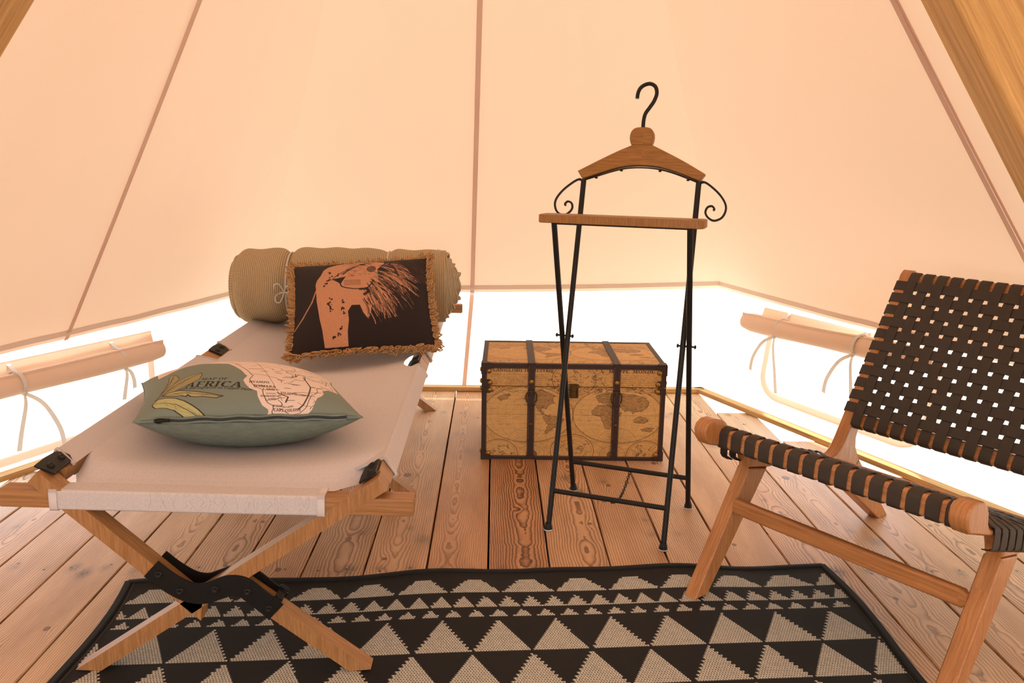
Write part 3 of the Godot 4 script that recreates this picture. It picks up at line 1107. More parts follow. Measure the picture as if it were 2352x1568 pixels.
func build_floor() -> void:
	var floor_ := structure("floor", "worn larch plank floor running away from the camera")
	var g := G.new()
	g.bar(Vector3(-0.90, -0.075, -3.38), Vector3(0.84, -0.075, -3.38), 0.06, 0.09)
	for z in [-3.1, -2.47, -1.84, -1.2, -0.5, 0.3, 1.1, 1.9, 2.7]:
		var hi := minf(1.74, 0.86 + (z + 3.445) * 0.439)
		var lo := maxf(-1.90, -0.92 - (z + 3.445) * 0.507)
		g.bar(Vector3(lo, -0.075, z), Vector3(hi, -0.075, z), 0.045, 0.09)
	commit(g, "joist", M.joist, floor_)
	var under := G.new()
	var un := PackedVector2Array([Vector2(-0.93, -3.42), Vector2(0.87, -3.42), Vector2(1.76, -1.40), Vector2(1.76, 2.84), Vector2(-1.93, 2.84), Vector2(-1.93, -1.40)])
	under.plate(un, 0.004, Transform3D(Basis(Vector3(1, 0, 0), Vector3(0, 0, 1), Vector3(0, -1, 0)), Vector3(0, -0.121, 0)))
	commit(under, "underlay", M.joist, floor_)
	# the seams between the boards
	var seams := [-2.014, -1.871, -1.728, -1.585, -1.443, -1.2995, -1.1596, -1.0186, -0.8751, -0.7326, -0.5899, -0.4446, -0.3006, -0.1548, -0.0071, 0.1405, 0.2889, 0.4355, 0.5811, 0.7283, 0.8734, 1.0208, 1.1691, 1.316, 1.463, 1.610, 1.756, 1.80]
	var kinds := [5, 2, 6, 0, 3, 6, 1, 4, 0, 3, 7, 2, 6, 0, 5, 3, 1, 7, 4, 2, 6, 0, 3, 1, 4, 7, 2]
	# window glare painted into the paler left boards; right ones paler, middle ones redder
	var tones := [Color(1.0, 0.98, 0.98), Color(1.05, 1.02, 1.0), Color(0.98, 0.95, 0.94), Color(0.86, 0.80, 0.76), Color(0.92, 0.84, 0.78), Color(0.84, 0.68, 0.56), Color(0.80, 0.62, 0.50), Color(1.02, 0.97, 0.93)]
	var pick := [1, 0, 1, 0, 1, 0, 1, 0, 7, 2, 4, 3, 4, 5, 6, 4, 4, 2, 7, 7, 1, 7, 2, 7, 2, 7, 0]
	for k in seams.size() - 1:
		var x0: float = seams[k] + 0.0024
		var x1: float = seams[k + 1] - 0.0024
		var y := rng.randf_range(-0.0012, 0.0008)
		var b: int = kinds[k]
		var p := G.new()
		var tn: Color = tones[pick[k]]
		var j := rng.randf_range(0.95, 1.05)
		p.tint = Color(tn.r * j, tn.g * j, tn.b * j)
		var mid := (x0 + x1) / 2
		# how far the canvas corner cuts the board's end
		var z0 := -3.43
		# each board stops just under the batten
		if x1 > 0.87:
			z0 = maxf(z0, -3.43 + (x1 - 0.885) * 2.278)
		if x0 < -0.93:
			z0 = maxf(z0, -3.43 + (-0.945 - x0) * 1.972)
		var c := 0.0016
		var prof := [Vector2(x0 - mid, -0.028), Vector2(x0 - mid, -c), Vector2(x0 - mid + c, 0), Vector2(x1 - mid - c, 0), Vector2(x1 - mid, -c), Vector2(x1 - mid, -0.028)]
		var flip := 1.0 if k % 2 == 0 else -1.0
		var zs := [z0, -1.35, 0.75, 2.85]
		for s in 3:
			for q in prof.size() - 1:
				var a: Vector2 = prof[q]
				var e: Vector2 = prof[q + 1]
				var nn := Vector3(-(e - a).y, (e - a).x, 0).normalized()
				var ua := (b + 0.5 + flip * clampf(a.x / 0.146, -0.49, 0.49)) / PLANKS
				var ue := (b + 0.5 + flip * clampf(e.x / 0.146, -0.49, 0.49)) / PLANKS
				var va: float = (zs[s] + 3.45) / PLANK_RUN
				var ve: float = (zs[s + 1] + 3.45) / PLANK_RUN
				p.quad(Vector3(mid + a.x, y + a.y, zs[s]), Vector3(mid + e.x, y + e.y, zs[s]), Vector3(mid + e.x, y + e.y, zs[s + 1]), Vector3(mid + a.x, y + a.y, zs[s + 1]), nn, Vector2(ua, va), Vector2(ue, va), Vector2(ue, ve), Vector2(ua, ve))
		for e in [[z0, Vector3(0, 0, -1)], [2.85, Vector3(0, 0, 1)]]:
			p.quad(Vector3(x0, y, e[0]), Vector3(x1, y, e[0]), Vector3(x1, y - 0.028, e[0]), Vector3(x0, y - 0.028, e[0]), e[1], Vector2((b + 0.1) / PLANKS, 0), Vector2((b + 0.9) / PLANKS, 0), Vector2((b + 0.9) / PLANKS, 0.01), Vector2((b + 0.1) / PLANKS, 0.01))
		commit(p, "plank", M.plank, floor_)


func roof_panel(a: Vector3, b: Vector3, top_a: Vector3, top_b: Vector3, dips: Array, sag: float) -> Callable:
	# canvas between an eave and the ridge: it hangs in a little, with soft folds that run up to the top
	var out := (b - a).cross(top_a - a).normalized()
	if out.y < 0.0:
		out = -out
	return func(u: float, t: float) -> Vector3:
		var tt := 1.0 - t
		var p := a.lerp(b, u).lerp(top_a.lerp(top_b, u), t)
		var edge := sin(PI * u)
		var fold := 0.0
		for d in dips:
			fold += d[2] * exp(-pow((u - d[0] - d[3] * t) / d[1], 2.0)) * sin(PI * clampf(0.06 + tt * 0.94, 0, 1) * 0.92) * edge
		return p - out * (sag * edge * sin(PI * pow(tt, 0.8)) * 0.6 + sag * 0.35 * edge * tt + fold)


func tape_on(f: Callable, u0: float, u1: float, t0: float, t1: float, half: float, lift: Vector3, steps := 24) -> G:
	# a seam tape that follows the cloth of f from (u0, t0) to (u1, t1)
	var path: Array = []
	for k in steps + 1:
		var s := float(k) / steps
		path.append((f.call(lerpf(u0, u1, s), lerpf(t0, t1, s)) as Vector3) + lift)
	var g := G.new()
	g.loft(path, G.rrect(half * 2, 0.0022, 0.001, 1), lift.normalized())
	return g


func build_tent() -> void:
	var roof := structure("ceiling", "peach coloured canvas roof of the bell tent")
	var panels: Array = []
	for k in 8:
		var a: Vector3 = EAVE[k]
		var b: Vector3 = EAVE[(k + 1) % 8]
		var ta := APEX if k in [0, 1, 7] else APEX_FRONT
		var tb := ta
		if k == 2:
			ta = APEX
		if k == 6:
			ta = APEX_FRONT
			tb = APEX
		var dips: Array = []
		for s in 9:
			dips.append([rng.randf_range(0.05, 0.95), rng.randf_range(0.02, 0.07), rng.randf_range(-0.008, 0.010), rng.randf_range(-0.08, 0.08)])
		if k == 7:      # the left panel hangs in clearer folds
			for s in 7:
				dips.append([0.12 + 0.12 * s + rng.randf_range(-0.02, 0.02), rng.randf_range(0.025, 0.05), rng.randf_range(0.006, 0.013), rng.randf_range(-0.05, 0.05)])
		var f := roof_panel(a, b, ta, tb, dips, [0.05, 0.07, 0.03, 0.05, 0.05, 0.05, 0.03, 0.045][k])
		panels.append(f)
		var inside := Vector3(0, 1.0, -0.2) - (a + b + ta) / 3.0
		if k == 4:
			# doorway out of view, open wide to light the room; only panel edges hang
			for e in [[0.0, 0.12], [0.88, 1.0]]:
				var half := G.new()
				var strip := func(u: float, t: float) -> Vector3: return f.call(lerpf(e[0], e[1], u), t)
				half.sheet(6, 24, strip, inside)
				commit(half, "unseen_door_curtain", M.roof, roof)
			continue
		var g := G.new()
		g.sheet(64, 40, f, inside)
		commit(g, "canvas_panel", M.roof, roof)
		# the turned hem along the eave
		var hem := tape_on(f, 0.0, 1.0, 0.012, 0.012, 0.011, inside.normalized() * 0.004, 40)
		commit(hem, "eave_hem", M.roof, roof)
	# the taped seams that run up the panels to the top
	var inward := Vector3(0, -0.5, 0.8).normalized() * 0.004
	commit(tape_on(panels[0], 0.4553, 0.4553, 0.0, 0.97, 0.0085, inward), "seam_tape", M.tape, roof)
	commit(tape_on(panels[1], 0.679, 0.679, 0.0, 0.97, 0.0075, Vector3(-0.7, -0.5, 0.2).normalized() * 0.004), "seam_tape", M.tape, roof)
	commit(tape_on(panels[1], 0.686, 0.686, 0.0, 0.97, 0.0045, Vector3(-0.7, -0.5, 0.2).normalized() * 0.003), "seam_tape", M.tape, roof)
	commit(tape_on(panels[7], 0.602, 0.602, 0.0, 0.97, 0.0085, Vector3(0.7, -0.5, 0.2).normalized() * 0.004), "seam_tape", M.tape, roof)
	# walls
	var names := ["wall_back", "wall_right", "wall_side_right", "wall_front_right", "wall_front", "wall_front_left", "wall_side_left", "wall_left"]
	for k in 8:
		if k == 4:
			continue
		var a: Vector3 = FOOT[k]
		var b: Vector3 = FOOT[(k + 1) % 8]
		var c: Vector3 = EAVE[(k + 1) % 8]
		var d: Vector3 = EAVE[k]
		var inside := Vector3(0, 0.3, -0.2) - (a + b) / 2.0
		var g := G.new()
		if k == 1:
			wall_with_hole(g, a, b, c, d, WINDOW_R, inside)
		elif k == 7:
			wall_with_hole(g, a, b, c, d, WINDOW_L, inside)
		else:
			var ph := 0.35
			var cloth := func(u: float, t: float) -> Vector3:
				var p := a.lerp(b, u).lerp(d.lerp(c, u), t)
				return p + inside.normalized() * 0.006 * sin(9.0 * (u + ph * t) + 2.0) * sin(PI * t)
			g.sheet(48, 10, cloth, inside)
		var o := commit(g, names[k], M.wall)
		tag(o, ["pale translucent canvas wall at the back behind the trunk", "pale canvas wall on the right with a window", "canvas wall at the right side", "canvas wall at the front right", "", "canvas wall at the front left", "canvas wall at the left side", "pale canvas wall on the left with a window"][k], "", "", "structure")
		if k == 0:
			var path: Array = []
			for s in 9:
				var t := s / 8.0
				path.append(Vector3(-0.1225, 0.012, -3.44).lerp(Vector3(-0.0895, 0.424, -3.46), t))
			var tp := G.new()
			tp.loft(path, G.rrect(0.017, 0.0022, 0.001, 1), Vector3(0, 0, 1))
			commit(tp, "seam_tape", M.tape, o)
	# battens that hold the canvas down along the floor
	var bnames := ["baseboard_back", "baseboard_right", "baseboard_side_right", "", "", "", "baseboard_side_left", "baseboard_left"]
	for k in [0, 1, 2, 6, 7]:
		var a: Vector3 = FOOT[k]
		var b: Vector3 = FOOT[(k + 1) % 8]
		var mid := Vector3(0, 0, -0.2 if k in [2, 6] else -1.7)
		var side := (b - a).cross(Vector3.UP).normalized()
		if side.dot(mid - a) < 0.0:
			side = -side
		var g := G.new()
		g.bar(a + side * 0.028 + Vector3(0, 0.0095, 0), b + side * 0.028 + Vector3(0, 0.0095, 0), 0.038, 0.018, Vector3.UP, 0.0015, 1, Vector2(3, 1))
		var o := commit(g, bnames[k], M.curb)
		tag(o, ["thin wooden batten along the back wall", "thin wooden batten along the right wall", "thin wooden batten along the right side", "", "", "", "thin wooden batten along the left side", "thin wooden batten along the left wall"][k], "", "", "structure")
	build_window("window_1", FOOT[7], FOOT[0], EAVE[0], EAVE[7], WINDOW_L, false)
	build_window("window_2", FOOT[1], FOOT[2], EAVE[2], EAVE[1], WINDOW_R, true)

	# the wooden A-frame that carries the tent: two rafters leaning in to meet under the ridge
	for s in [1.0, -1.0]:
		var g := G.new()
		var inner_low := Vector3(1.51, 0, -1.40) if s > 0 else Vector3(-1.60, 0, -1.40)
		var inner_top := Vector3(-0.006, 2.255, -1.40) if s > 0 else Vector3(-0.006, 2.21, -1.40)
		var dir := (inner_top - inner_low).normalized()
		var outward := Vector3(dir.y * s, -dir.x * s, 0)
		outward = outward if outward.x * s > 0 else -outward
		g.bar(inner_low + outward * 0.066 + dir * 0.10, inner_top + outward * 0.066 + dir * 0.03, 0.132, 0.09, Vector3(0, 0, 1), 0.007, 3, Vector2(2, 0.6))
		var o := commit(g, "rafter", M.beam)
		tag(o, "pale pine rafter leaning in across the upper right corner" if s > 0 else "pine rafter whose edge just shows in the upper left corner", "rafter")


# windows: start and end along the wall from its right-hand or left-hand back corner in metres, bottom, top
const WINDOW_R := [0.355, 1.06, 0.095, 0.36, true]
const WINDOW_L := [0.60, 1.62, 0.055, 0.315, false]


func wall_point(a: Vector3, b: Vector3, c: Vector3, d: Vector3, s: float, y: float) -> Vector3:
	var u := s / (b - a).length()
	var foot := a.lerp(b, u)
	var top := d.lerp(c, u)
	return foot.lerp(top, y / top.y)


func hole_line(w: Array, grow: float) -> Array:
	# the window's outline (s, y): a flat top and two rounded lower corners
	var s0: float = w[0] - grow
	var s1: float = w[1] + grow
	var y0: float = w[2] - grow
	var y1: float = w[3] + grow
	var r := 0.085 + grow
	var o: Array = [Vector2(s0, y1), Vector2(s0, y1 * 0.6 + y0 * 0.4)]
	for k in 9:
		var t := PI / 2 * k / 8.0
		o.append(Vector2(s0 + r * (1.0 - cos(t)), y0 + r * 0.8 * (1.0 - sin(t))))
	for k in range(1, 8):
		o.append(Vector2(lerpf(s0 + r, s1 - r, k / 8.0), y0))
	for k in 9:
		var t := PI / 2 * k / 8.0
		o.append(Vector2(s1 - r * (1.0 - sin(t)), y0 + r * 0.8 * (1.0 - cos(t))))
	o.append(Vector2(s1, y1 * 0.6 + y0 * 0.4))
	o.append(Vector2(s1, y1))
	for k in range(1, 8):
		o.append(Vector2(lerpf(s1, s0, k / 8.0), y1))
	return o


func wall_axes(w: Array, a: Vector3, b: Vector3, c: Vector3, d: Vector3) -> Array:
	# both windows measure from the wall's back corner, whichever end of the wall that is
	return [a, b, c, d] if w[4] else [b, a, d, c]


func wall_with_hole(g: G, a0: Vector3, b0: Vector3, c0: Vector3, d0: Vector3, w: Array, inside: Vector3) -> void:
	var q := wall_axes(w, a0, b0, c0, d0)
	var ll := (q[1] - q[0] as Vector3).length()
	var line := hole_line(w, 0.0)
	var mid := Vector2((w[0] + w[1]) / 2, (w[2] + w[3]) / 2)
	var outer: Array = []
	for p in line:
		# straight out from the middle to the edge of the wall (the top edge is at y = 0.425 or so)
		var dd: Vector2 = p - mid
		var t := 1e9
		if absf(dd.x) > 1e-6:
			t = minf(t, ((ll if dd.x > 0 else 0.0) - mid.x) / dd.x)
		if absf(dd.y) > 1e-6:
			t = minf(t, ((1.0 if dd.y > 0 else 0.0) - mid.y) / dd.y) if dd.y < 0 else minf(t, (0.44 - mid.y) / dd.y)
		outer.append(mid + dd * t)
	var m := line.size()
	var nn := (q[1] - q[0] as Vector3).cross(Vector3.UP).normalized()
	if nn.dot(inside) < 0:
		nn = -nn
	var top := func(p: Vector2) -> Vector3:
		var u := clampf(p.x / ll, 0, 1)
		var yy: float = minf(p.y, (q[3] as Vector3).lerp(q[2], u).y)
		return wall_point(q[0], q[1], q[2], q[3], clampf(p.x, 0, ll), yy)
	var first := g.v.size()
	for k in m:
		for s in 5:
			var p: Vector2 = (line[k] as Vector2).lerp(outer[k], s / 4.0)
			var bulge := 0.004 * sin(p.x * 12.0 + p.y * 6.0) * sin(PI * s / 4.0)
			g.vert(top.call(p) + nn * bulge, nn, p)
	for k in m:
		for s in 4:
			var i := first + k * 5 + s
			var j := first + ((k + 1) % m) * 5 + s
			g.tri(i, i + 1, j + 1)
			g.tri(i, j + 1, j)
	# the corners that the rays leave out
	for corner in [Vector2(0, 0), Vector2(ll, 0), Vector2(0, 0.44), Vector2(ll, 0.44)]:
		for k in m:
			var p: Vector2 = outer[k]
			var e: Vector2 = outer[(k + 1) % m]
			if (absf(p.x - corner.x) < 1e-4) != (absf(e.x - corner.x) < 1e-4) and (absf(p.y - corner.y) < 1e-4) != (absf(e.y - corner.y) < 1e-4):
				var i := g.vert(top.call(p), nn)
				var j := g.vert(top.call(e), nn)
				var l := g.vert(top.call(corner), nn)
				g.tri(i, j, l)


func build_window(called: String, a0: Vector3, b0: Vector3, c0: Vector3, d0: Vector3, w: Array, right: bool) -> void:
	var q := wall_axes(w, a0, b0, c0, d0)
	var nn := (q[1] - q[0] as Vector3).cross(Vector3.UP).normalized()
	if nn.dot(Vector3(0, 0.2, -1.7) - q[0]) < 0:
		nn = -nn
	var at := func(s: float, y: float, off := 0.0) -> Vector3:
		return wall_point(q[0], q[1], q[2], q[3], s, y) + nn * off
	var win := structure(called, "window in the right wall with a rolled up canvas flap" if right else "window in the left wall with a rolled up canvas flap")
	# the pane
	var line := hole_line(w, 0.012)
	var pg := G.new()
	var mid := pg.vert(at.call((w[0] + w[1]) / 2, (w[2] + w[3]) / 2, -0.004), nn)
	var first := pg.v.size()
	for p in line:
		pg.vert(at.call(p.x, p.y, -0.004), nn)
	for k in line.size():
		pg.tri(mid, first + k, first + (k + 1) % line.size())
	commit(pg, "pane", M.pane, win)
	# the tape round the opening
	var fg := G.new()
	var i0 := hole_line(w, 0.0)
	var i1 := hole_line(w, 0.026)
	var base := fg.v.size()
	for k in i0.size():
		fg.vert(at.call(i0[k].x, i0[k].y, 0.0035), nn)
		fg.vert(at.call(i1[k].x, i1[k].y, 0.0035), nn)
		fg.vert(at.call(i1[k].x, i1[k].y, 0.0), nn)
	for k in i0.size():
		var j := (k + 1) % i0.size()
		for s in 2:
			fg.tri(base + k * 3 + s, base + k * 3 + s + 1, base + j * 3 + s + 1)
			fg.tri(base + k * 3 + s, base + j * 3 + s + 1, base + j * 3 + s)
	commit(fg, "frame_tape", M.tape, win)
	# the flap: a flat hem above the opening, rolled up below it
	var y0: float = 0.347 if right else 0.280
	var s_a: float = 0.235 if right else 0.575
	var s_b: float = 1.10 if right else 1.75
	var rise: float = 0.030 if right else 0.004
	var r := 0.0345
	var hem := G.new()
	var hang := func(u: float, t: float) -> Vector3:
		var s := lerpf(s_a + (0.055 if right else 0.005), s_b - 0.04, u)
		var yy := lerpf(y0 + rise * u + 0.012, (0.408 if right else 0.338), t)
		return at.call(s, yy, 0.008 + 0.012 * (1.0 - t))
	hem.sheet(20, 4, hang, nn)
	commit(hem, "flap_hem", M.flap, win)
	var path: Array = []
	var scales: Array = []
	for k in 25:
		var u := k / 24.0
		path.append(at.call(lerpf(s_a, s_b, u), y0 + rise * u - 0.004 * sin(PI * u), 0.040 + 0.004 * sin(7.0 * u)))
		scales.append(0.86 if k == 0 or k == 24 else 1.0 + 0.05 * sin(11.0 * u))
	var roll := G.new()
	roll.loft(path, G.circle(r, 20), Vector3.ZERO, true, scales)
	# the free edge of the roll, lying along its face
	var fold: Array = []
	for k in 25:
		fold.append((path[k] as Vector3) + nn * (r * 0.55) + Vector3(0, r * 0.86, 0))
	roll.loft(fold, G.rrect(0.012, 0.003, 0.001, 1), nn)
	commit(roll, "rolled_flap", M.flap, win)
	# ribbons tied round the roll
	var ties: Array = [[0.428, [[-0.085, -0.145, 0.03], [0.05, -0.205, 0.02]]], [0.80, [[-0.085, -0.150, 0.03], [0.03, -0.16, 0.02]]]] if right else [[0.745, [[0.03, -0.10, 0.02], [-0.015, -0.07, 0.02]]], [1.10, [[-0.085, -0.19, 0.04], [0.055, -0.16, 0.03]]]]
	for t in ties:
		var u: float = (t[0] - s_a) / (s_b - s_a)
		var c: Vector3 = at.call(t[0], y0 + rise * u, 0.041)
		var along := (q[1] - q[0] as Vector3).normalized()
		var ring: Array = []
		for k in 20:
			var a := TAU * k / 20.0
			ring.append(c + (nn * cos(a) + Vector3.UP * sin(a)) * (r * 1.06) + along * 0.004 * sin(a))
		var tie := G.new()
		tie.loft(ring, G.rrect(0.002, 0.013, 0.0008, 1), along, false, [], Vector2.ONE, true)
		var knot: Vector3 = c + nn * (r * 0.75) - Vector3.UP * (r * 0.85)
		tie.lathe([Vector2(0, -0.008), Vector2(0.007, -0.005), Vector2(0.009, 0), Vector2(0.007, 0.005), Vector2(0, 0.008)], knot, along, 8)
		var top_loop: Array = curve([at.call(t[0], 0.408 if right else 0.335, 0.006), at.call(t[0], y0 + rise * u + r * 1.1, 0.03), c + nn * r * 0.9 + Vector3.UP * r * 0.6], 5)
		tie.loft(top_loop, G.rrect(0.013, 0.0018, 0.0008, 1), along.cross(Vector3.UP))
		for e in t[1]:
			var l := curve([knot, knot + along * e[0] * 0.35 + Vector3(0, e[1] * 0.18, 0) + nn * e[2], knot + along * e[0] * 0.8 + Vector3(0, e[1] * 0.62, 0) + nn * e[2] * 1.2, knot + along * e[0] + Vector3(0, e[1], 0) + nn * e[2]], 6)
			var sc: Array = []
			for k in l.size():
				sc.append(0.75 + 0.45 * k / l.size())
			tie.loft(l, G.rrect(0.014, 0.0016, 0.0007, 1), nn, true, sc)
		commit(tie, "tie_ribbon", M.ribbon, win)


# ---------------------------------------------------------------- rug

func build_rug() -> void:
	var base := Vector3(-0.826, 0.0, -1.753)
	var ex := Vector3(0.9978, 0, -0.066)
	var ez := Vector3(0.066, 0, 0.9978)
	var t := thing("rug", "black and white flat woven rug with rows of triangles under the cot and chair", "rug", base + ex * RUG_W / 2 + ez * RUG_L / 2)
	# it does not lie quite straight: the back edge ripples and the sides wander
	var f := func(u: float, v: float) -> Vector3:
		var x := u * RUG_W
		var z := v * RUG_L
		var back := (0.010 * sin(x * 5.2 + 0.6) - 0.007 * sin(x * 11.0) - 0.004) * exp(-z * 6.0)
		var side := 0.014 * sin(v * 9.0 + 0.5) * (absf(u - 0.5) * 2.0)
		var lift := 0.004 + 0.007 * exp(-z * 14.0) * maxf(0.0, sin(x * 6.0 + 0.9)) + 0.002 * sin(x * 21.0) * exp(-z * 20.0)
		return base + ex * (x + side) + ez * (z + back) + Vector3(0, lift, 0)
	var g := G.new()
	g.sheet(120, 70, f, Vector3.UP)
	commit(g, "woven_panel", M.rug, t)
	for e in [[0.0, 0.0, 1.0, 0.0], [1.0, 0.0, 1.0, 1.0], [1.0, 1.0, 0.0, 1.0], [0.0, 1.0, 0.0, 0.0]]:
		var path: Array = []
		for k in 61:
			var s := k / 60.0
			path.append((f.call(lerpf(e[0], e[2], s), lerpf(e[1], e[3], s)) as Vector3) + Vector3(0, 0.0005, 0))
		var h := G.new()
		h.loft(path, G.rrect(0.017 if e[0] == e[2] else 0.014, 0.008, 0.0038, 3), Vector3.UP, true, [], Vector2(40, 40))
		commit(h, "hem", M.rug_hem, t)


# ---------------------------------------------------------------- folding cot

const COT_FRONT := -1.442      # middle of the near legs
const COT_MID := -2.293
const COT_BACK := -3.130


func cot_ridge(right: bool) -> Vector2:
	return Vector2(-0.2075, 0.400) if right else Vector2(-0.8245, 0.400)


func bed_line(right_end: float, u: float, z: float) -> Vector3:
	# across the bed, from the inner edge of the left rail to the ridge of the right one
	var a := Vector2(-0.782, 0.384)
	var b := Vector2(right_end, lerpf(0.383, 0.400, clampf((right_end + 0.2600) / 0.0525, 0, 1)))
	var p := a.lerp(b, u)
	var along := clampf((z + 1.45) / -1.70, 0, 1)
	var sag := 0.016 + 0.012 * sin(PI * along)
	# the cushion presses the cloth down
	var d := Vector2((p.x + 0.53) / 0.20, (z + 1.76) / 0.20)
	sag += 0.012 * exp(-d.length_squared())
	return tilt(Vector3(p.x, p.y - sag * pow(sin(PI * u), 0.8), z))


func build_cot() -> void:
	var t := thing("folding_cot", "folding wooden cot with a pale canvas bed, crossed legs and black brackets", "cot", Vector3(-0.51, 0.0, -2.29))
	var near_bar := [Vector3(-0.886, 0.342, -1.444), Vector3(-0.1425, 0.342, -1.444)]
	# end bars
	var g := G.new()
	g.bar(tilt(near_bar[0]), tilt(near_bar[1]), 0.038, 0.034, Vector3.UP, 0.004, 3, Vector2(4, 1))
	commit(g, "end_bar", M.acacia, t)
	g = G.new()
	g.bar(Vector3(-0.90, 0.402, -3.165), Vector3(-0.120, 0.395, -3.165), 0.034, 0.032, Vector3.UP, 0.004, 3, Vector2(4, 1))
	commit(g, "end_bar", M.acacia, t)
	# side rails: boards whose faces slope with the legs
	var lr := PackedVector2Array([Vector2(-0.8235, 0.398), Vector2(-0.7835, 0.381), Vector2(-0.7955, 0.353), Vector2(-0.8355, 0.370)])
	var rr := PackedVector2Array([Vector2(-0.2085, 0.398), Vector2(-0.1885, 0.371), Vector2(-0.224, 0.3445), Vector2(-0.244, 0.3715)])
	for q in [[lr, -1.472], [rr, -1.468]]:
		for half in [[q[1], -2.374], [-2.378, -3.15]]:
			var poly: PackedVector2Array = q[0]
			var o := PackedVector2Array()
			for p in poly:
				o.append(Vector2(p.x, tilt(Vector3(p.x, p.y, 0)).y))
			var r := G.new()
			r.plate(o, absf(half[1] - half[0]), Transform3D(Basis.IDENTITY, Vector3(0, 0, (half[0] + half[1]) / 2)), 4.0)
			commit(r, "side_rail", M.acacia, t)
	for z in [COT_FRONT, COT_MID, COT_BACK]:
		cot_legs(t, z)
	# the bed cloth
	var s := G.new()
	var f := func(u: float, v: float) -> Vector3:
		var z := lerpf(-1.452, -3.16, v)
		# the right edge is cut away where the rail shows
		var re := -0.2075
		var cut := clampf((z + 2.265) / -0.19, 0.0, 1.0)
		if cut > 0.0 and cut < 1.0:
			re -= 0.050 * pow(sin(PI * cut), 0.55)
		var p := bed_line(re, u, z)
		# the two near corners are cut off
		var zf := -1.452
		if p.x > -0.290:
			zf = -1.452 - 0.072 * pow(clampf((p.x + 0.290) / 0.0825, 0, 1), 0.9)
		elif p.x < -0.757:
			zf = -1.452 - 0.050 * clampf((-0.757 - p.x) / 0.025, 0, 1)
		if v < 0.12:
			var w := v / 0.12
			p = bed_line(re, u, lerpf(zf, -1.452 - 1.708 * 0.12, w))
			p.y = lerpf(tilt(Vector3(p.x, 0.360, 0)).y, p.y, smooth(w * 2.2))
		return p
	s.sheet(56, 110, f, Vector3.UP)
	commit(s, "bed_cloth", M.sling, t)
	# the sleeve round the near end bar, with its hems
	s = G.new()
	s.loft([tilt(Vector3(-0.792, 0.342, -1.444)), tilt(Vector3(-0.70, 0.342, -1.444)), tilt(Vector3(-0.5, 0.3415, -1.444)), tilt(Vector3(-0.303, 0.342, -1.444))], G.rrect(0.0425, 0.0385, 0.005, 3), Vector3.UP, false)
	for k in 26:     # small puckers pressed into the front of the sleeve
		var x := rng.randf_range(-0.62, -0.33)
		s.loft([tilt(Vector3(x, 0.3595, -1.4228)), tilt(Vector3(x + rng.randf_range(-0.012, 0.012), 0.345, -1.4224)), tilt(Vector3(x + rng.randf_range(-0.016, 0.016), 0.326, -1.4228))], G.rrect(0.007, 0.0016, 0.0007, 1), Vector3(0, 0, 1), true, [0.3, 1.0, 0.3])
	commit(s, "bar_sleeve", M.sling, t)
	for x in [-0.786, -0.309]:
		s = G.new()
		s.loft([tilt(Vector3(x - 0.007, 0.342, -1.444)), tilt(Vector3(x + 0.007, 0.342, -1.444))], G.rrect(0.0465, 0.0425, 0.006, 3), Vector3.UP)
		commit(s, "hem", M.hem, t)
	# sleeves round the side rails, in lengths between the cut-outs
	for side in [false, true]:
		for len in ([[-1.522, -2.270], [-2.450, -3.15]] if side else [[-1.525, -2.29], [-2.475, -3.15]]):
			s = G.new()
			var prof: Array = [Vector2(-0.262, 0.3765), Vector2(-0.2075, 0.4015), Vector2(-0.2055, 0.4005), Vector2(-0.1845, 0.3705), Vector2(-0.186, 0.366), Vector2(-0.222, 0.3405)] if side else [Vector2(-0.7800, 0.3835), Vector2(-0.8225, 0.4020), Vector2(-0.8260, 0.4010), Vector2(-0.8390, 0.3700), Vector2(-0.8370, 0.3665), Vector2(-0.7965, 0.3495)]
			var wrap := func(u: float, v: float) -> Vector3:
				var k := u * 5.0
				var i := mini(int(k), 4)
				var p: Vector2 = (prof[i] as Vector2).lerp(prof[i + 1], k - i)
				# the ends are hollowed
				var z0: float = len[0]
				var z1: float = len[1]
				var e := 0.0
				if not side:
					e = 0.03 * (1.0 - clampf((u - 0.0) / 0.2, 0, 1))
				return tilt(Vector3(p.x, p.y, lerpf(z0 + e, z1 - (e if z1 > -3.0 else 0.0), v)))
			s.sheet(20, 24, wrap, Vector3.ZERO)
			fix_out(s, Vector2(-0.216, 0.368) if side else Vector2(-0.81, 0.372))
			commit(s, "rail_sleeve", M.sling, t)
			for z in len:
				if z < -3.0:
					continue
				var h := G.new()
				var path: Array = []
				for k in 15:
					var v := 0.0 if z == len[0] else 1.0
					path.append((wrap.call(k / 14.0 * 0.82, v) as Vector3))
				h.loft(path, G.circle(0.0032, 8))
				commit(h, "hem", M.hem, t)
	# the stitched line where the left sleeve meets the bed
	s = G.new()
	for k in 150:
		var z := -1.56 - k * 0.0104
		s.bar(tilt(Vector3(-0.7745, 0.3815, z)), tilt(Vector3(-0.7745, 0.3815, z - 0.006)), 0.0016, 0.001, Vector3.UP, 0.0003, 1)
	commit(s, "stitching", M.cord, t).set_meta("kind", "stuff")
	# corner plates on the rails, with bolts
	for q in [[Vector3(-0.806, 0.3935, -1.485), Vector3(-0.391, 0.92, 0), false, -1.50], [Vector3(-0.806, 0.3935, -2.42), Vector3(-0.391, 0.92, 0), false, -2.42], [Vector3(-0.2285, 0.388, -1.495), Vector3(-0.60, 0.80, 0), true, -1.49], [Vector3(-0.2285, 0.388, -2.36), Vector3(-0.60, 0.80, 0), true, -2.36]]:
		var nrm: Vector3 = (q[1] as Vector3).normalized() if q[2] else Vector3(0.391, 0.92, 0).normalized()
		var ax := Vector3(0, 0, -1)
		var xf := Transform3D(Basis(ax, nrm.cross(ax), nrm), tilt(q[0]) + nrm * 0.0015)
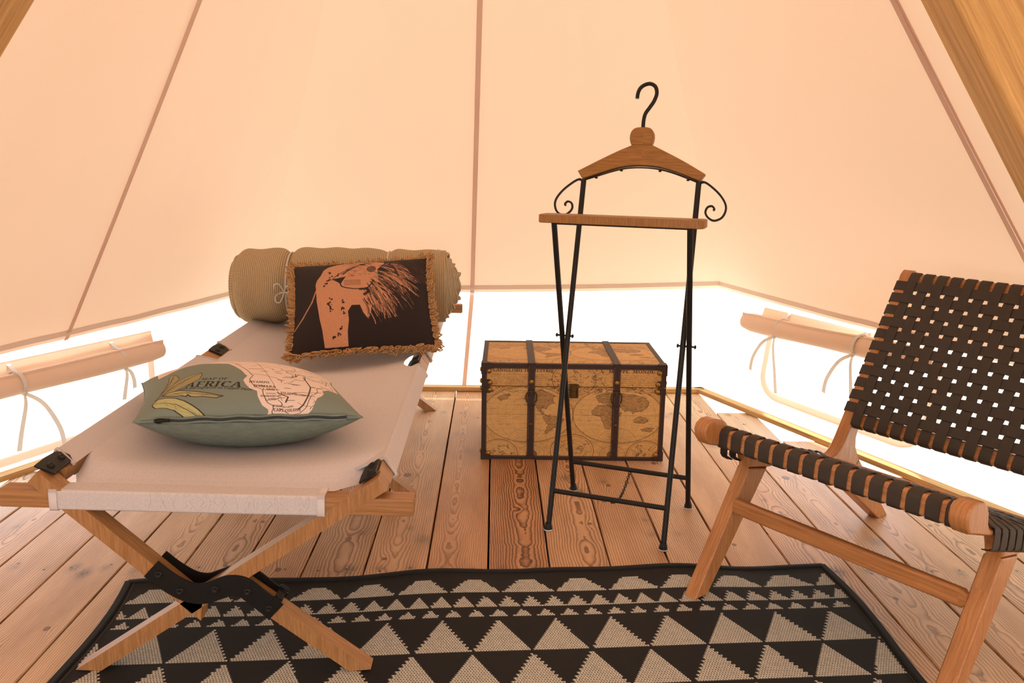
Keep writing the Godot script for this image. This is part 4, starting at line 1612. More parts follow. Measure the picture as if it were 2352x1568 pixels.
		var pl := G.new()
		pl.plate(PackedVector2Array([Vector2(-0.05, -0.022), Vector2(0.018, -0.020), Vector2(0.032, -0.008), Vector2(0.034, 0.006), Vector2(0.022, 0.016), Vector2(-0.012, 0.018), Vector2(-0.05, 0.016)]), 0.0035, xf)
		var po := commit(pl, "corner_plate", M.plate, t)
		for b in [Vector2(0.012, -0.002), Vector2(-0.030, -0.004)]:
			var bg := G.new()
			bg.lathe([Vector2(0, 0.0042), Vector2(0.0025, 0.0042), Vector2(0.003, 0.0055), Vector2(0.0062, 0.005), Vector2(0.0068, 0.0018)], xf * Vector3(b.x, b.y, 0), nrm, 14)
			commit(bg, "bolt", M.iron, po)


func fix_out(g: G, mid: Vector2) -> void:
	# turn the normals of a sleeve away from the middle of its rail
	for k in g.v.size():
		if Vector2(g.n[k].x, g.n[k].y).dot(Vector2(g.v[k].x, g.v[k].y) - mid) < 0.0:
			g.n[k] = -g.n[k]
	g.reorient()


func cot_legs(t: Node3D, z: float) -> void:
	# one leg runs through, the other is in two halves joined to it by bent plates
	var w := 0.028
	var dep := 0.036
	var y0 := 0.0045 if z > -2.0 else 0.0
	for q in [[Vector2(-0.764, 0.0), Vector2(-0.197, 0.381), 0.0], [Vector2(-0.819, 0.391), Vector2(-0.522, 0.1125), 1.0], [Vector2(-0.470, 0.1795), Vector2(-0.238, 0.0), 2.0]]:
		var a: Vector2 = q[0]
		var b: Vector2 = q[1]
		var d := (b - a).normalized()
		var o := Vector2(-d.y, d.x) * w / 2
		var poly := PackedVector2Array()
		if q[2] == 0.0:       # foot cut level with the floor
			poly = PackedVector2Array([cut_level(a + o, d, y0), cut_level(a - o, d, y0), b - o, b + o])
			poly[0] = poly[0] + d * 0.004
		elif q[2] == 1.0:
			poly = PackedVector2Array([a + o, a - o, b - o - d * 0.028, b - o - d * 0.010, b + o - d * 0.03])
		else:
			poly = PackedVector2Array([a + o, a - o, cut_level(b - o, d, y0), cut_level(b + o, d, y0 + 0.004)])
		var g := G.new()
		g.plate(poly, dep, Transform3D(Basis.IDENTITY, Vector3(0, 0, z)), 5.0)
		commit(g, "leg", M.acacia, t)
	var line: Array = curve([Vector2(-0.622, 0.2155), Vector2(-0.593, 0.190), Vector2(-0.560, 0.170), Vector2(-0.530, 0.166), Vector2(-0.505, 0.174), Vector2(-0.480, 0.182), Vector2(-0.455, 0.178), Vector2(-0.428, 0.156), Vector2(-0.398, 0.129)], 5)
	for s in [1.0, -1.0]:
		var g := G.new()
		g.plate(band(line, 0.0205), 0.003, Transform3D(Basis.IDENTITY, Vector3(0, 0, z + s * (dep / 2 + 0.0016))))
		var p := commit(g, "joint_plate", M.plate, t)
		if s > 0:
			for b in [Vector2(-0.608, 0.2045), Vector2(-0.5715, 0.171), Vector2(-0.507, 0.175), Vector2(-0.448, 0.1705), Vector2(-0.4105, 0.1365)]:
				var bg := G.new()
				bg.lathe([Vector2(0, 0.0022), Vector2(0.0028, 0.0022), Vector2(0.0034, 0.004), Vector2(0.0064, 0.0034), Vector2(0.0072, 0.0004)], Vector3(b.x, b.y, z + dep / 2 + 0.003), Vector3(0, 0, 1), 16)
				commit(bg, "bolt", M.iron, p)
	# the clip that locks the two halves open
	var c := G.new()
	var d2 := Vector3(0.79, -0.61, 0)
	var n2 := Vector3(0.61, 0.79, 0)
	var at := Vector3(-0.4015, 0.145, z)
	c.plate(PackedVector2Array([Vector2(-0.008, -0.014), Vector2(0.008, -0.014), Vector2(0.008, 0.016), Vector2(-0.008, 0.016)]), 0.0025, Transform3D(Basis(d2, n2, Vector3(0, 0, 1)), at + Vector3(0, 0, dep / 2 + 0.004)))
	c.bar(at + n2 * 0.0165 + Vector3(0, 0, dep / 2 + 0.005), at + n2 * 0.0165 + Vector3(0, 0, -dep / 2 + 0.012), 0.016, 0.0025, n2, 0.001, 1)
	c.bar(at + n2 * 0.02 + Vector3(0, 0, -dep / 2 + 0.006) - d2 * 0.009, at + n2 * 0.02 + Vector3(0, 0, -dep / 2 + 0.006) + d2 * 0.010, 0.008, 0.007, n2, 0.0025, 2)
	commit(c, "lock_clip", M.plate, t)


func cut_level(p: Vector2, d: Vector2, y: float) -> Vector2:
	return p + d * ((y - p.y) / d.y)


# ---------------------------------------------------------------- what lies on the cot

func build_mattress_roll() -> void:
	var t := thing("mattress_roll", "rolled beige corded mattress tied with string at the far end of the cot", "mattress", Vector3(-0.51, 0.372, -2.915))
	var ax := Vector3(0.9995, 0.004, -0.03).normalized()
	var left := Vector3(-0.884, 0.513, -2.895)
	var total := 0.715
	var upv := Vector3.UP
	var side := ax.cross(upv).normalized()
	# the roll swells between its two strings
	var f := func(u: float, v: float) -> Vector3:
		var s := u * total
		var r := 0.131
		r -= 0.016 * exp(-pow((s - 0.185) / 0.018, 2)) + 0.011 * exp(-pow((s - 0.52) / 0.018, 2))
		r -= 0.034 * pow(1.0 - clampf(s / 0.045, 0, 1), 2.4)
		r += 0.002 * sin(s * 60.0) + 0.003 * sin(v * TAU * 3.0 + s * 9.0)
		var a := v * TAU
		var flat := 1.0 - 0.06 * maxf(0.0, -sin(a))
		return left + ax * s + (side * cos(a) + upv * sin(a) * flat) * r
	var g := G.new()
	var uvf := func(u: float, v: float) -> Vector2: return Vector2(u * total / 0.0062 / 64.0, v * 3.0)
	g.sheet(90, 48, f, Vector3.ZERO, uvf)
	for k in g.v.size():
		var c := left + ax * (g.v[k] - left).dot(ax)
		if g.n[k].dot(g.v[k] - c) < 0.0:
			g.n[k] = -g.n[k]
	g.reorient()
	# the rounded left end
	g.lathe([Vector2(0.097, -0.0), Vector2(0.090, -0.010), Vector2(0.06, -0.018), Vector2(0.0, -0.020)], left, ax, 40)
	commit(g, "rolled_body", M.roll, t)
	var pipe: Array = []
	for k in 48:
		var a := TAU * k / 48.0
		pipe.append(left + ax * 0.006 + (side * cos(a) + upv * sin(a)) * (0.106 + 0.002 * sin(a * 7.0)))
	g = G.new()
	g.loft(pipe, G.circle(0.005, 8), Vector3.ZERO, false, [], Vector2.ONE, true)
	commit(g, "piping", M.roll_edge, t)
	# the layers that stick out at the right-hand end, each a ring of cloth a little further out than the last
	for k in 7:
		var r := 0.127 - k * 0.017
		var out := 0.006 + 0.010 * k - (0.02 if k > 4 else 0.0)
		var w := G.new()
		var ph := k * 1.7
		var ring := func(u: float, v: float) -> Vector3:
			var a := v * TAU
			var rr := r + (0.0035 * sin(a * 5.0 + ph)) - 0.010 * u
			var flat := 1.0 - 0.06 * maxf(0.0, -sin(a))
			return left + ax * (total - 0.03 + (out + 0.03 + 0.004 * sin(a * 4.0 + ph * 2.0)) * sin(u * PI / 2)) + (side * cos(a) + upv * sin(a) * flat) * (rr - 0.004 * u * u)
		w.sheet(6, 48, ring, Vector3.ZERO)
		for q in w.v.size():
			var c := left + ax * (w.v[q] - left).dot(ax)
			if w.n[q].dot(w.v[q] - c + ax * 0.01) < 0.0:
				w.n[q] = -w.n[q]
		w.reorient()
		var edge: Array = []
		for s in 48:
			edge.append(ring.call(1.0, s / 48.0))
		w.loft(edge, G.circle(0.0042, 6), Vector3.ZERO, false, [], Vector2.ONE, true)
		commit(w, "cloth_layer", M.roll_edge, t)
	# string at the two waists, tied in a bow at the front of the first
	for s in [0.185, 0.52]:
		var ring: Array = []
		var r := 0.1165 if s < 0.3 else 0.1215
		for k in 40:
			var a := TAU * k / 40.0
			ring.append(left + ax * s + (side * cos(a) + upv * sin(a) * (1.0 - 0.06 * maxf(0.0, -sin(a)))) * r)
		g = G.new()
		g.loft(ring, G.circle(0.0032, 8), Vector3.ZERO, false, [], Vector2.ONE, true)
		if s < 0.3:
			var knot: Vector3 = left + ax * s - side * 0.0 + Vector3(0, -0.004, 0.118)
			for b in [[-0.030, 0.026], [-0.026, -0.028], [0.02, 0.02]]:
				g.loft(curve([knot, knot + Vector3(b[0] * 0.5, b[1] * 1.1, 0.010), knot + Vector3(b[0], b[1], 0.014), knot + Vector3(b[0] * 0.9, b[1] * 0.2, 0.012), knot], 5), G.circle(0.0030, 8))
		commit(g, "string", M.cord, t)


func cushion_sheets(front: Callable, back: Callable, mf: Material, mb: Material, t: Node3D, fn: Vector3, names: Array, straight := false) -> void:
	# two cloth faces that meet along a seam; steps crowd together towards the edges
	var e := func(x: float) -> float: return 0.5 - 0.5 * cos(PI * x)
	var fe := func(u: float, v: float) -> Vector3: return front.call(e.call(u), e.call(v))
	var be := func(u: float, v: float) -> Vector3: return back.call(e.call(u), e.call(v))
	var flat := func(u: float, v: float) -> Vector2: return Vector2(e.call(u), e.call(v))
	var a := G.new()
	a.sheet(56, 56, fe, fn, flat if straight else null)
	commit(a, names[0], mf, t)
	var b := G.new()
	b.sheet(56, 56, be, -fn)
	commit(b, names[1], mb, t)


func build_lion_cushion() -> void:
	# it leans back on the roll: corners of the printed face, top left first
	var tl := Vector3(-0.655, 0.618, -2.715)
	var tr := Vector3(-0.216, 0.650, -2.745)
	var br := Vector3(-0.165, 0.412, -2.405)
	var bl := Vector3(-0.572, 0.402, -2.300)
	var t := thing("lion_cushion", "square cushion printed with a dark lion, with a beige looped fringe, leaning on the roll", "cushion", Vector3(-0.40, 0.372, -2.42))
	var nf := (tr - tl).cross(bl - tl).normalized()
	if nf.z < 0.0:
		nf = -nf
	var seam := func(u: float, v: float) -> Vector3:
		var a := 2.0 * u - 1.0
		var b := 2.0 * v - 1.0
		var uu := u - 0.030 * a * (1.0 - b * b)
		var vv := v - 0.030 * b * (1.0 - a * a)
		var p := tl.lerp(tr, uu).lerp(bl.lerp(br, uu), vv)
		# the top edge bends back over the roll, the bottom edge drops to the bed
		return p - nf * 0.018 * pow(maxf(0.0, -b), 3.0)
	var puff := func(u: float, v: float) -> float:
		var a := 2.0 * u - 1.0
		var b := 2.0 * v - 1.0
		return pow(maxf(0.0, (1.0 - a * a) * (1.0 - b * b)), 0.55)
	var face := func(u: float, v: float) -> Vector3:
		var w: float = puff.call(u, v)
		return (seam.call(u, v) as Vector3) + nf * (0.052 * w + 0.004 * sin(u * 17.0 + v * 6.0) * w * (1.0 - w))
	var rear := func(u: float, v: float) -> Vector3:
		var p: Vector3 = (seam.call(u, v) as Vector3) - nf * 0.045 * puff.call(u, v)
		p.y = maxf(p.y, 0.380)
		return p
	cushion_sheets(face, rear, M.lion, M.roll_edge, t, nf, ["printed_cover", "back_cover"], true)
	# the fringe: hundreds of short loops sewn into the seam, one soft mass
	var g := G.new()
	var mid: Vector3 = seam.call(0.5, 0.5)
	for s in 4:
		for k in 150:
			var w := (k + rng.randf_range(-0.4, 0.4)) / 150.0
			w = clampf(w, 0.0, 1.0)
			var u := [w, 1.0, w, 0.0][s] as float
			var v := [0.0, w, 1.0, w][s] as float
			var p: Vector3 = seam.call(u, v)
			var q: Vector3 = seam.call(0.5 + (u - 0.5) * 0.96, 0.5 + (v - 0.5) * 0.96)
			var out := (p - q).normalized()
			out = out.lerp((p - mid).normalized(), 0.35).normalized()
			var along := out.cross(nf).normalized()
			var len := rng.randf_range(0.016, 0.030)
			var d := (out + nf * rng.randf_range(-0.35, 0.75) + along * rng.randf_range(-0.6, 0.6)).normalized()
			var off := along * rng.randf_range(0.003, 0.007)
			var b := p - out * 0.004 + nf * rng.randf_range(-0.004, 0.006)
			var tip := b + d * len
			tip.y = maxf(tip.y, 0.372)
			var m := b.lerp(tip, 0.55) + off + Vector3(0, -0.002, 0)
			var path := [b, b.lerp(m, 0.6) + off * 0.5, m + d * len * 0.25, tip, b.lerp(tip, 0.6) - off, b - off * 0.5]
			for e in path.size():
				path[e].y = maxf(path[e].y, 0.370)
			var sh := rng.randf_range(0.78, 1.06)
			g.tint = Color(sh, sh * 0.97, sh * 0.93)
			g.loft(path, G.circle(rng.randf_range(0.0016, 0.0024), 5))
	commit(g, "fringe", M.fringe, t).set_meta("kind", "stuff")


func build_africa_cushion() -> void:
	var fl := Vector3(-0.69, 0.452, -1.553)
	var fr := Vector3(-0.258, 0.452, -1.597)
	var br := Vector3(-0.385, 0.43, -1.93)
	var bl := Vector3(-0.812, 0.437, -1.89)
	var t := thing("map_cushion", "sage green cushion printed with a map of southern Africa and banana leaves", "cushion", Vector3(-0.53, 0.352, -1.74))
	var at := func(u: float, v: float, h: float) -> Vector3:
		var a := 2.0 * u - 1.0
		var b := 2.0 * v - 1.0
		var uu := u - 0.03 * a * (1.0 - b * b)
		var vv := v - 0.03 * b * (1.0 - a * a)
		var p := bl.lerp(br, uu).lerp(fl.lerp(fr, uu), vv)
		var w := sqrt(maxf(0.0, (1.0 - a * a) * (1.0 - b * b)))
		# small gathers along the seams
		var gather := 0.0035 * sin(u * 46.0 + 3.0 * sin(u * 9.0)) * exp(-pow((1.0 - v) / 0.05, 2.0)) * w * 2.0
		return p + Vector3(0, h * w + gather * signf(h), absf(gather) * 0.5)
	var top := func(u: float, v: float) -> Vector3: return at.call(u, v, 0.08)
	var low := func(u: float, v: float) -> Vector3:
		var p: Vector3 = at.call(u, v, -0.095)
		return p
	cushion_sheets(top, low, M.africa, M.sage, t, Vector3.UP, ["printed_cover", "back_cover"])
	# the zip along the near seam, and the piping of the other edges
	var path: Array = []
	for k in 41:
		path.append((at.call(lerpf(0.09, 0.93, k / 40.0), 1.0, 0.0) as Vector3) + Vector3(0, 0.0015 + 0.0012 * sin(k * 0.8), 0.002))
	var g := G.new()
	g.loft(path, G.rrect(0.004, 0.0035, 0.0015, 2), Vector3.UP)
	var z := commit(g, "zip", M.zip, t)
	g = G.new()
	for s in [-1.0, 1.0]:
		var lip: Array = []
		for p in path:
			lip.append((p as Vector3) + Vector3(0, 0.0045 * s, 0.0008))
		g.loft(lip, G.circle(0.0024, 6))
	commit(g, "zip_lip", M.sage, t)
	g = G.new()
	var p0: Vector3 = path[1]
	g.loft([p0 + Vector3(-0.006, 0, 0.004), p0 + Vector3(0.022, 0.002, 0.006)], G.rrect(0.004, 0.007, 0.002, 2), Vector3.UP)
	g.loft(curve([p0 + Vector3(-0.006, 0.003, 0.006), p0 + Vector3(0.004, 0.006, 0.008), p0 + Vector3(0.018, 0.004, 0.008), p0 + Vector3(0.004, -0.003, 0.008), p0 + Vector3(-0.006, -0.002, 0.006)], 4), G.circle(0.0012, 6))
	commit(g, "zip_pull", M.iron, z)
	g = G.new()
	for e in [[0.0, 0.0, 1.0, 0.0], [0.0, 0.0, 0.0, 1.0], [1.0, 0.0, 1.0, 1.0]]:
		var l: Array = []
		for k in 41:
			l.append(at.call(lerpf(e[0], e[2], k / 40.0), lerpf(e[1], e[3], k / 40.0), 0.0))
		g.loft(l, G.circle(0.0018, 6))
	commit(g, "seam", M.sage, t)
	g = G.new()
	for k in 92:
		for s in [-1.0, 1.0]:
			var u := lerpf(0.03, 0.97, k / 91.0)
			var p: Vector3 = at.call(u, 0.9985, 0.08 * s) + Vector3(0, 0.001 * s, 0.0012)
			g.bar(p, p + Vector3(0.0028, 0, -0.0003), 0.0012, 0.0010, Vector3.UP, 0.0003, 1)
	commit(g, "stitching", M.zip, t).set_meta("kind", "stuff")


# ---------------------------------------------------------------- trunk

func build_trunk() -> void:
	var w := 0.587
	var h := 0.319
	var dp := 0.343
	var yaw := -0.0145
	var front := Vector3(0.259, 0, -2.588)
	var t := thing("trunk", "small travel trunk covered in old world maps with dark leather straps and brass studs", "trunk", front + Vector3(sin(yaw), 0, cos(yaw)) * (-dp / 2), true, yaw)
	var split := 0.2465
	var z := dp / 2
	for q in [["body", 0.002, split - 0.0012], ["lid", split + 0.0012, h]]:
		var g := G.new()
		var y0: float = q[1]
		var y1: float = q[2]
		var x := w / 2
		var uv := func(px: float, py: float) -> Vector2: return Vector2(0.02 + 0.96 * (px / w + 0.5), 0.985 - 0.97 * py / h)
		g.quad(Vector3(-x, y0, z), Vector3(x, y0, z), Vector3(x, y1, z), Vector3(-x, y1, z), Vector3(0, 0, 1), uv.call(-x, y0), uv.call(x, y0), uv.call(x, y1), uv.call(-x, y1))
		g.quad(Vector3(x, y0, -z), Vector3(-x, y0, -z), Vector3(-x, y1, -z), Vector3(x, y1, -z), Vector3(0, 0, -1), uv.call(-x, y0), uv.call(x, y0), uv.call(x, y1), uv.call(-x, y1))
		for s in [-1.0, 1.0]:
			g.quad(Vector3(x * s, y0, -z), Vector3(x * s, y0, z), Vector3(x * s, y1, z), Vector3(x * s, y1, -z), Vector3(s, 0, 0), Vector2(0.1, 0.985 - 0.97 * y0 / h), Vector2(0.6, 0.985 - 0.97 * y0 / h), Vector2(0.6, 0.985 - 0.97 * y1 / h), Vector2(0.1, 0.985 - 0.97 * y1 / h))
		g.quad(Vector3(-x, y1, z), Vector3(x, y1, z), Vector3(x, y1, -z), Vector3(-x, y1, -z), Vector3.UP, Vector2(0.02, 0.98), Vector2(0.98, 0.98), Vector2(0.98, 0.04), Vector2(0.02, 0.04))
		g.quad(Vector3(-x, y0, z), Vector3(x, y0, z), Vector3(x, y0, -z), Vector3(-x, y0, -z), Vector3.DOWN)
		commit(g, q[0], M.map, t)
	# leather along the edges, standing 2 mm proud
	var b := 0.017
	var o := 0.002
	var e := b / 2 - o
	for s in [-1.0, 1.0]:
		for r in [[h - e, b], [e - 0.0015, b]]:
			var g := G.new()
			g.bar(Vector3(-w / 2 - o, r[0], (z - e) * s), Vector3(w / 2 + o, r[0], (z - e) * s), b, b, Vector3.UP, 0.0022, 2, Vector2(8, 2))
			commit(g, "leather_edge", M.leather, t)
			g = G.new()
			g.bar(Vector3((w / 2 - e) * s, r[0], -z - o + 0.001), Vector3((w / 2 - e) * s, r[0], z + o - 0.001), b - 0.0006, b - 0.0006, Vector3.UP, 0.0022, 2, Vector2(8, 2))
			commit(g, "leather_edge", M.leather, t)
		for f in [-1.0, 1.0]:
			for r in [[0.004, split - 0.0013], [split + 0.0013, h - 0.004]]:
				var g := G.new()
				g.bar(Vector3((w / 2 - e) * s, r[0], (z - e) * f), Vector3((w / 2 - e) * s, r[1], (z - e) * f), b - 0.0003, b - 0.0003, Vector3(0, 0, 1), 0.0022, 2, Vector2(8, 2))
				commit(g, "leather_edge", M.leather, t)
	# corner guards and the tabs at the lid, each with a brass stud
	for s in [-1.0, 1.0]:
		for q in [[h, -1.0, 0.296], [0.0, 1.0, 0.0215]]:
			var poly := PackedVector2Array()
			poly.append(Vector2(-0.0005, 0))
			for k in 9:
				var a := PI / 2 * k / 8.0
				var r := 0.033 - 0.004 * sin(a * 2.0)
				poly.append(Vector2(cos(a) * r, sin(a) * r))
			var g := G.new()
			for f in [0, 1, 2]:
				var xf := Transform3D(Basis(Vector3(-s, 0, 0), Vector3(0, q[1], 0), Vector3(0, 0, 1)), Vector3((w / 2 + 0.0025) * s, q[0], z + 0.0028))
				if f == 1:
					xf = Transform3D(Basis(Vector3(0, 0, -1), Vector3(0, q[1], 0), Vector3(s, 0, 0)), Vector3((w / 2 + 0.0028) * s, q[0], z + 0.0025))
				if f == 2:
					xf = Transform3D(Basis(Vector3(-s, 0, 0), Vector3(0, 0, -1), Vector3(0, 1, 0)), Vector3((w / 2 + 0.0025) * s, q[0] + (0.0028 if q[0] > 0.1 else 0.0012), z + 0.0025))
				g.plate(poly, 0.002, xf, 20.0)
			commit(g, "corner_guard", M.leather, t)
			stud(t, Vector3((w / 2 - 0.0215) * s, q[2], z + 0.0036), Vector3(0, 0, 1), 0.0080)
			stud(t, Vector3((w / 2 + 0.0036) * s, q[2], z - 0.0215), Vector3(s, 0, 0), 0.0080)
		for y in [0.2585, 0.2345]:
			var g := G.new()
			var dir := 1.0 if y > split else -1.0
			g.plate(PackedVector2Array([Vector2(0, -0.0105), Vector2(0.026, -0.0105), Vector2(0.033, -0.004), Vector2(0.034, 0.004), Vector2(0.026, 0.0105), Vector2(0, 0.0105)]), 0.002, Transform3D(Basis(Vector3(-s, 0, 0), Vector3(0, dir, 0), Vector3(0, 0, 1)), Vector3((w / 2 + 0.002) * s, y, z + 0.0028)), 20.0)
			commit(g, "corner_guard", M.leather, t)
			stud(t, Vector3((w / 2 - 0.0255) * s, y, z + 0.0038), Vector3(0, 0, 1), 0.0080)
			stud(t, Vector3((w / 2 + 0.0036) * s, y, z - 0.020), Vector3(s, 0, 0), 0.0080)
	# two straps over the lid and down the front, each with a buckle
	for x in [-0.136, 0.137]:
		var g := G.new()
		g.bar(Vector3(x, 0.010, z + 0.0032), Vector3(x, h + 0.003, z + 0.0032), 0.0228, 0.0036, Vector3(0, 0, 1), 0.001, 1, Vector2(10, 4))
		g.bar(Vector3(x, h + 0.0032, z + 0.004), Vector3(x, h + 0.0032, -z - 0.003), 0.0228, 0.0032, Vector3.UP, 0.001, 1, Vector2(10, 4))
		commit(g, "strap", M.leather, t)
		g = G.new()
		var tail := PackedVector2Array([Vector2(-0.0102, 0.236), Vector2(-0.0102, 0.074)])
		for k in 7:
			var a := PI + PI * (k + 1) / 8.0
			tail.append(Vector2(cos(a) * 0.0102, 0.074 + sin(a) * 0.0085))
		tail.append_array(PackedVector2Array([Vector2(0.0102, 0.074), Vector2(0.0102, 0.236)]))
		g.plate(tail, 0.0028, Transform3D(Basis.IDENTITY, Vector3(x + 0.0008, 0, z + 0.0066)), 10.0)
		var tl := commit(g, "strap_tail", M.leather, t)
		g = G.new()
		g.bar(Vector3(x - 0.0128, 0.1875, z + 0.007), Vector3(x + 0.0128, 0.1875, z + 0.007), 0.0055, 0.009, Vector3.UP, 0.0015, 1)
		commit(g, "strap_keeper", M.leather, t)
		# a horseshoe buckle with its pin
		g = G.new()
		var ring: Array = []
		for k in 17:
			var a := PI * k / 16.0
			ring.append(Vector3(x + cos(a) * 0.0170, 0.2175 + sin(a) * 0.0155, z + 0.0095))
		ring.append(Vector3(x - 0.0165, 0.205, z + 0.0092))
		ring.append(Vector3(x - 0.0135, 0.196, z + 0.008))
		ring.insert(0, Vector3(x + 0.0165, 0.205, z + 0.0092))
		ring.insert(0, Vector3(x + 0.0135, 0.196, z + 0.008))
		g.tube(ring, 0.0022, 8)
		g.tube([Vector3(x, 0.2345, z + 0.010), Vector3(x, 0.224, z + 0.0115)], 0.0018, 8)
		commit(g, "buckle", M.bronze, t)
		stud(t, Vector3(x, 0.2625, z + 0.005), Vector3(0, 0, 1), 0.0078)
		stud(t, Vector3(x, 0.1215, z + 0.008), Vector3(0, 0, 1), 0.0070, M.bronze)
		stud(t, Vector3(x + 0.001, 0.176, z + 0.008), Vector3(0, 0, 1), 0.0045, M.bronze)
	# the clasp
	var c := G.new()
	c.bar(Vector3(0.0, 0.2095, z + 0.0025), Vector3(0.0, 0.2570, z + 0.0025), 0.030, 0.004, Vector3(0, 0, 1), 0.0015, 2)
	var cl := commit(c, "clasp", M.bronze, t)
	c = G.new()
	c.bar(Vector3(0.0, 0.2330, z + 0.006), Vector3(0.0, 0.2540, z + 0.006), 0.0165, 0.0045, Vector3(0, 0, 1), 0.0012, 2)
	c.bar(Vector3(0.0, 0.2140, z + 0.0065), Vector3(0.0, 0.2315, z + 0.0065), 0.0175, 0.0055, Vector3(0, 0, 1), 0.0012, 2)
	c.tube([Vector3(-0.0105, 0.214, z + 0.0055), Vector3(-0.0105, 0.240, z + 0.0065), Vector3(-0.0065, 0.2465, z + 0.0085), Vector3(0.0065, 0.2465, z + 0.0085), Vector3(0.0105, 0.240, z + 0.0065), Vector3(0.0105, 0.214, z + 0.0055)], 0.0014, 6)
	commit(c, "hasp", M.bronze, cl)
	# the stitched lines along the leather
	var st := G.new()
	var runs: Array = []
	var i := b - o - 0.0022
	for y in [h - i, i - 0.0015]:
		runs.append([Vector3(-w / 2 + 0.036, y, z + 0.0024), Vector3(w / 2 - 0.036, y, z + 0.0024)])
	for s in [-1.0, 1.0]:
		runs.append([Vector3((w / 2 - i) * s, 0.036, z + 0.0024), Vector3((w / 2 - i) * s, 0.222, z + 0.0024)])
		runs.append([Vector3((w / 2 - i) * s, 0.272, z + 0.0024), Vector3((w / 2 - i) * s, 0.284, z + 0.0024)])
	for x in [-0.136, 0.137]:
		for s in [-1.0, 1.0]:
			runs.append([Vector3(x + 0.0095 * s, 0.018, z + 0.0054), Vector3(x + 0.0095 * s, 0.064, z + 0.0054)])
			runs.append([Vector3(x + 0.0008 + 0.0085 * s, 0.072, z + 0.0084), Vector3(x + 0.0008 + 0.0085 * s, 0.215, z + 0.0084)])
			runs.append([Vector3(x + 0.0095 * s, 0.240, z + 0.0054), Vector3(x + 0.0095 * s, h - 0.006, z + 0.0054)])
	for r in runs:
		var d: Vector3 = r[1] - r[0]
		var m := int(d.length() / 0.0052)
		for k in m:
			var p: Vector3 = r[0] + d * (k + 0.2) / m
			st.bar(p, p + d.normalized() * 0.0031, 0.0011, 0.0009, Vector3(0, 0, 1), 0.0003, 1)
	commit(st, "stitching", M.stitch, t).set_meta("kind", "stuff")


func stud(t: Node3D, p: Vector3, n: Vector3, r: float, m: Material = null) -> void:
	var g := G.new()
	var prof: Array = []
	for k in 7:
		var a := PI / 2 * k / 6.0
		prof.append(Vector2(sin(a) * r, cos(a) * r * 0.62))
	prof.append(Vector2(r * 0.98, -0.001))
	g.lathe(prof, p, n, 18)
	commit(g, "stud", m if m else M.brass, t)


# ---------------------------------------------------------------- valet stand

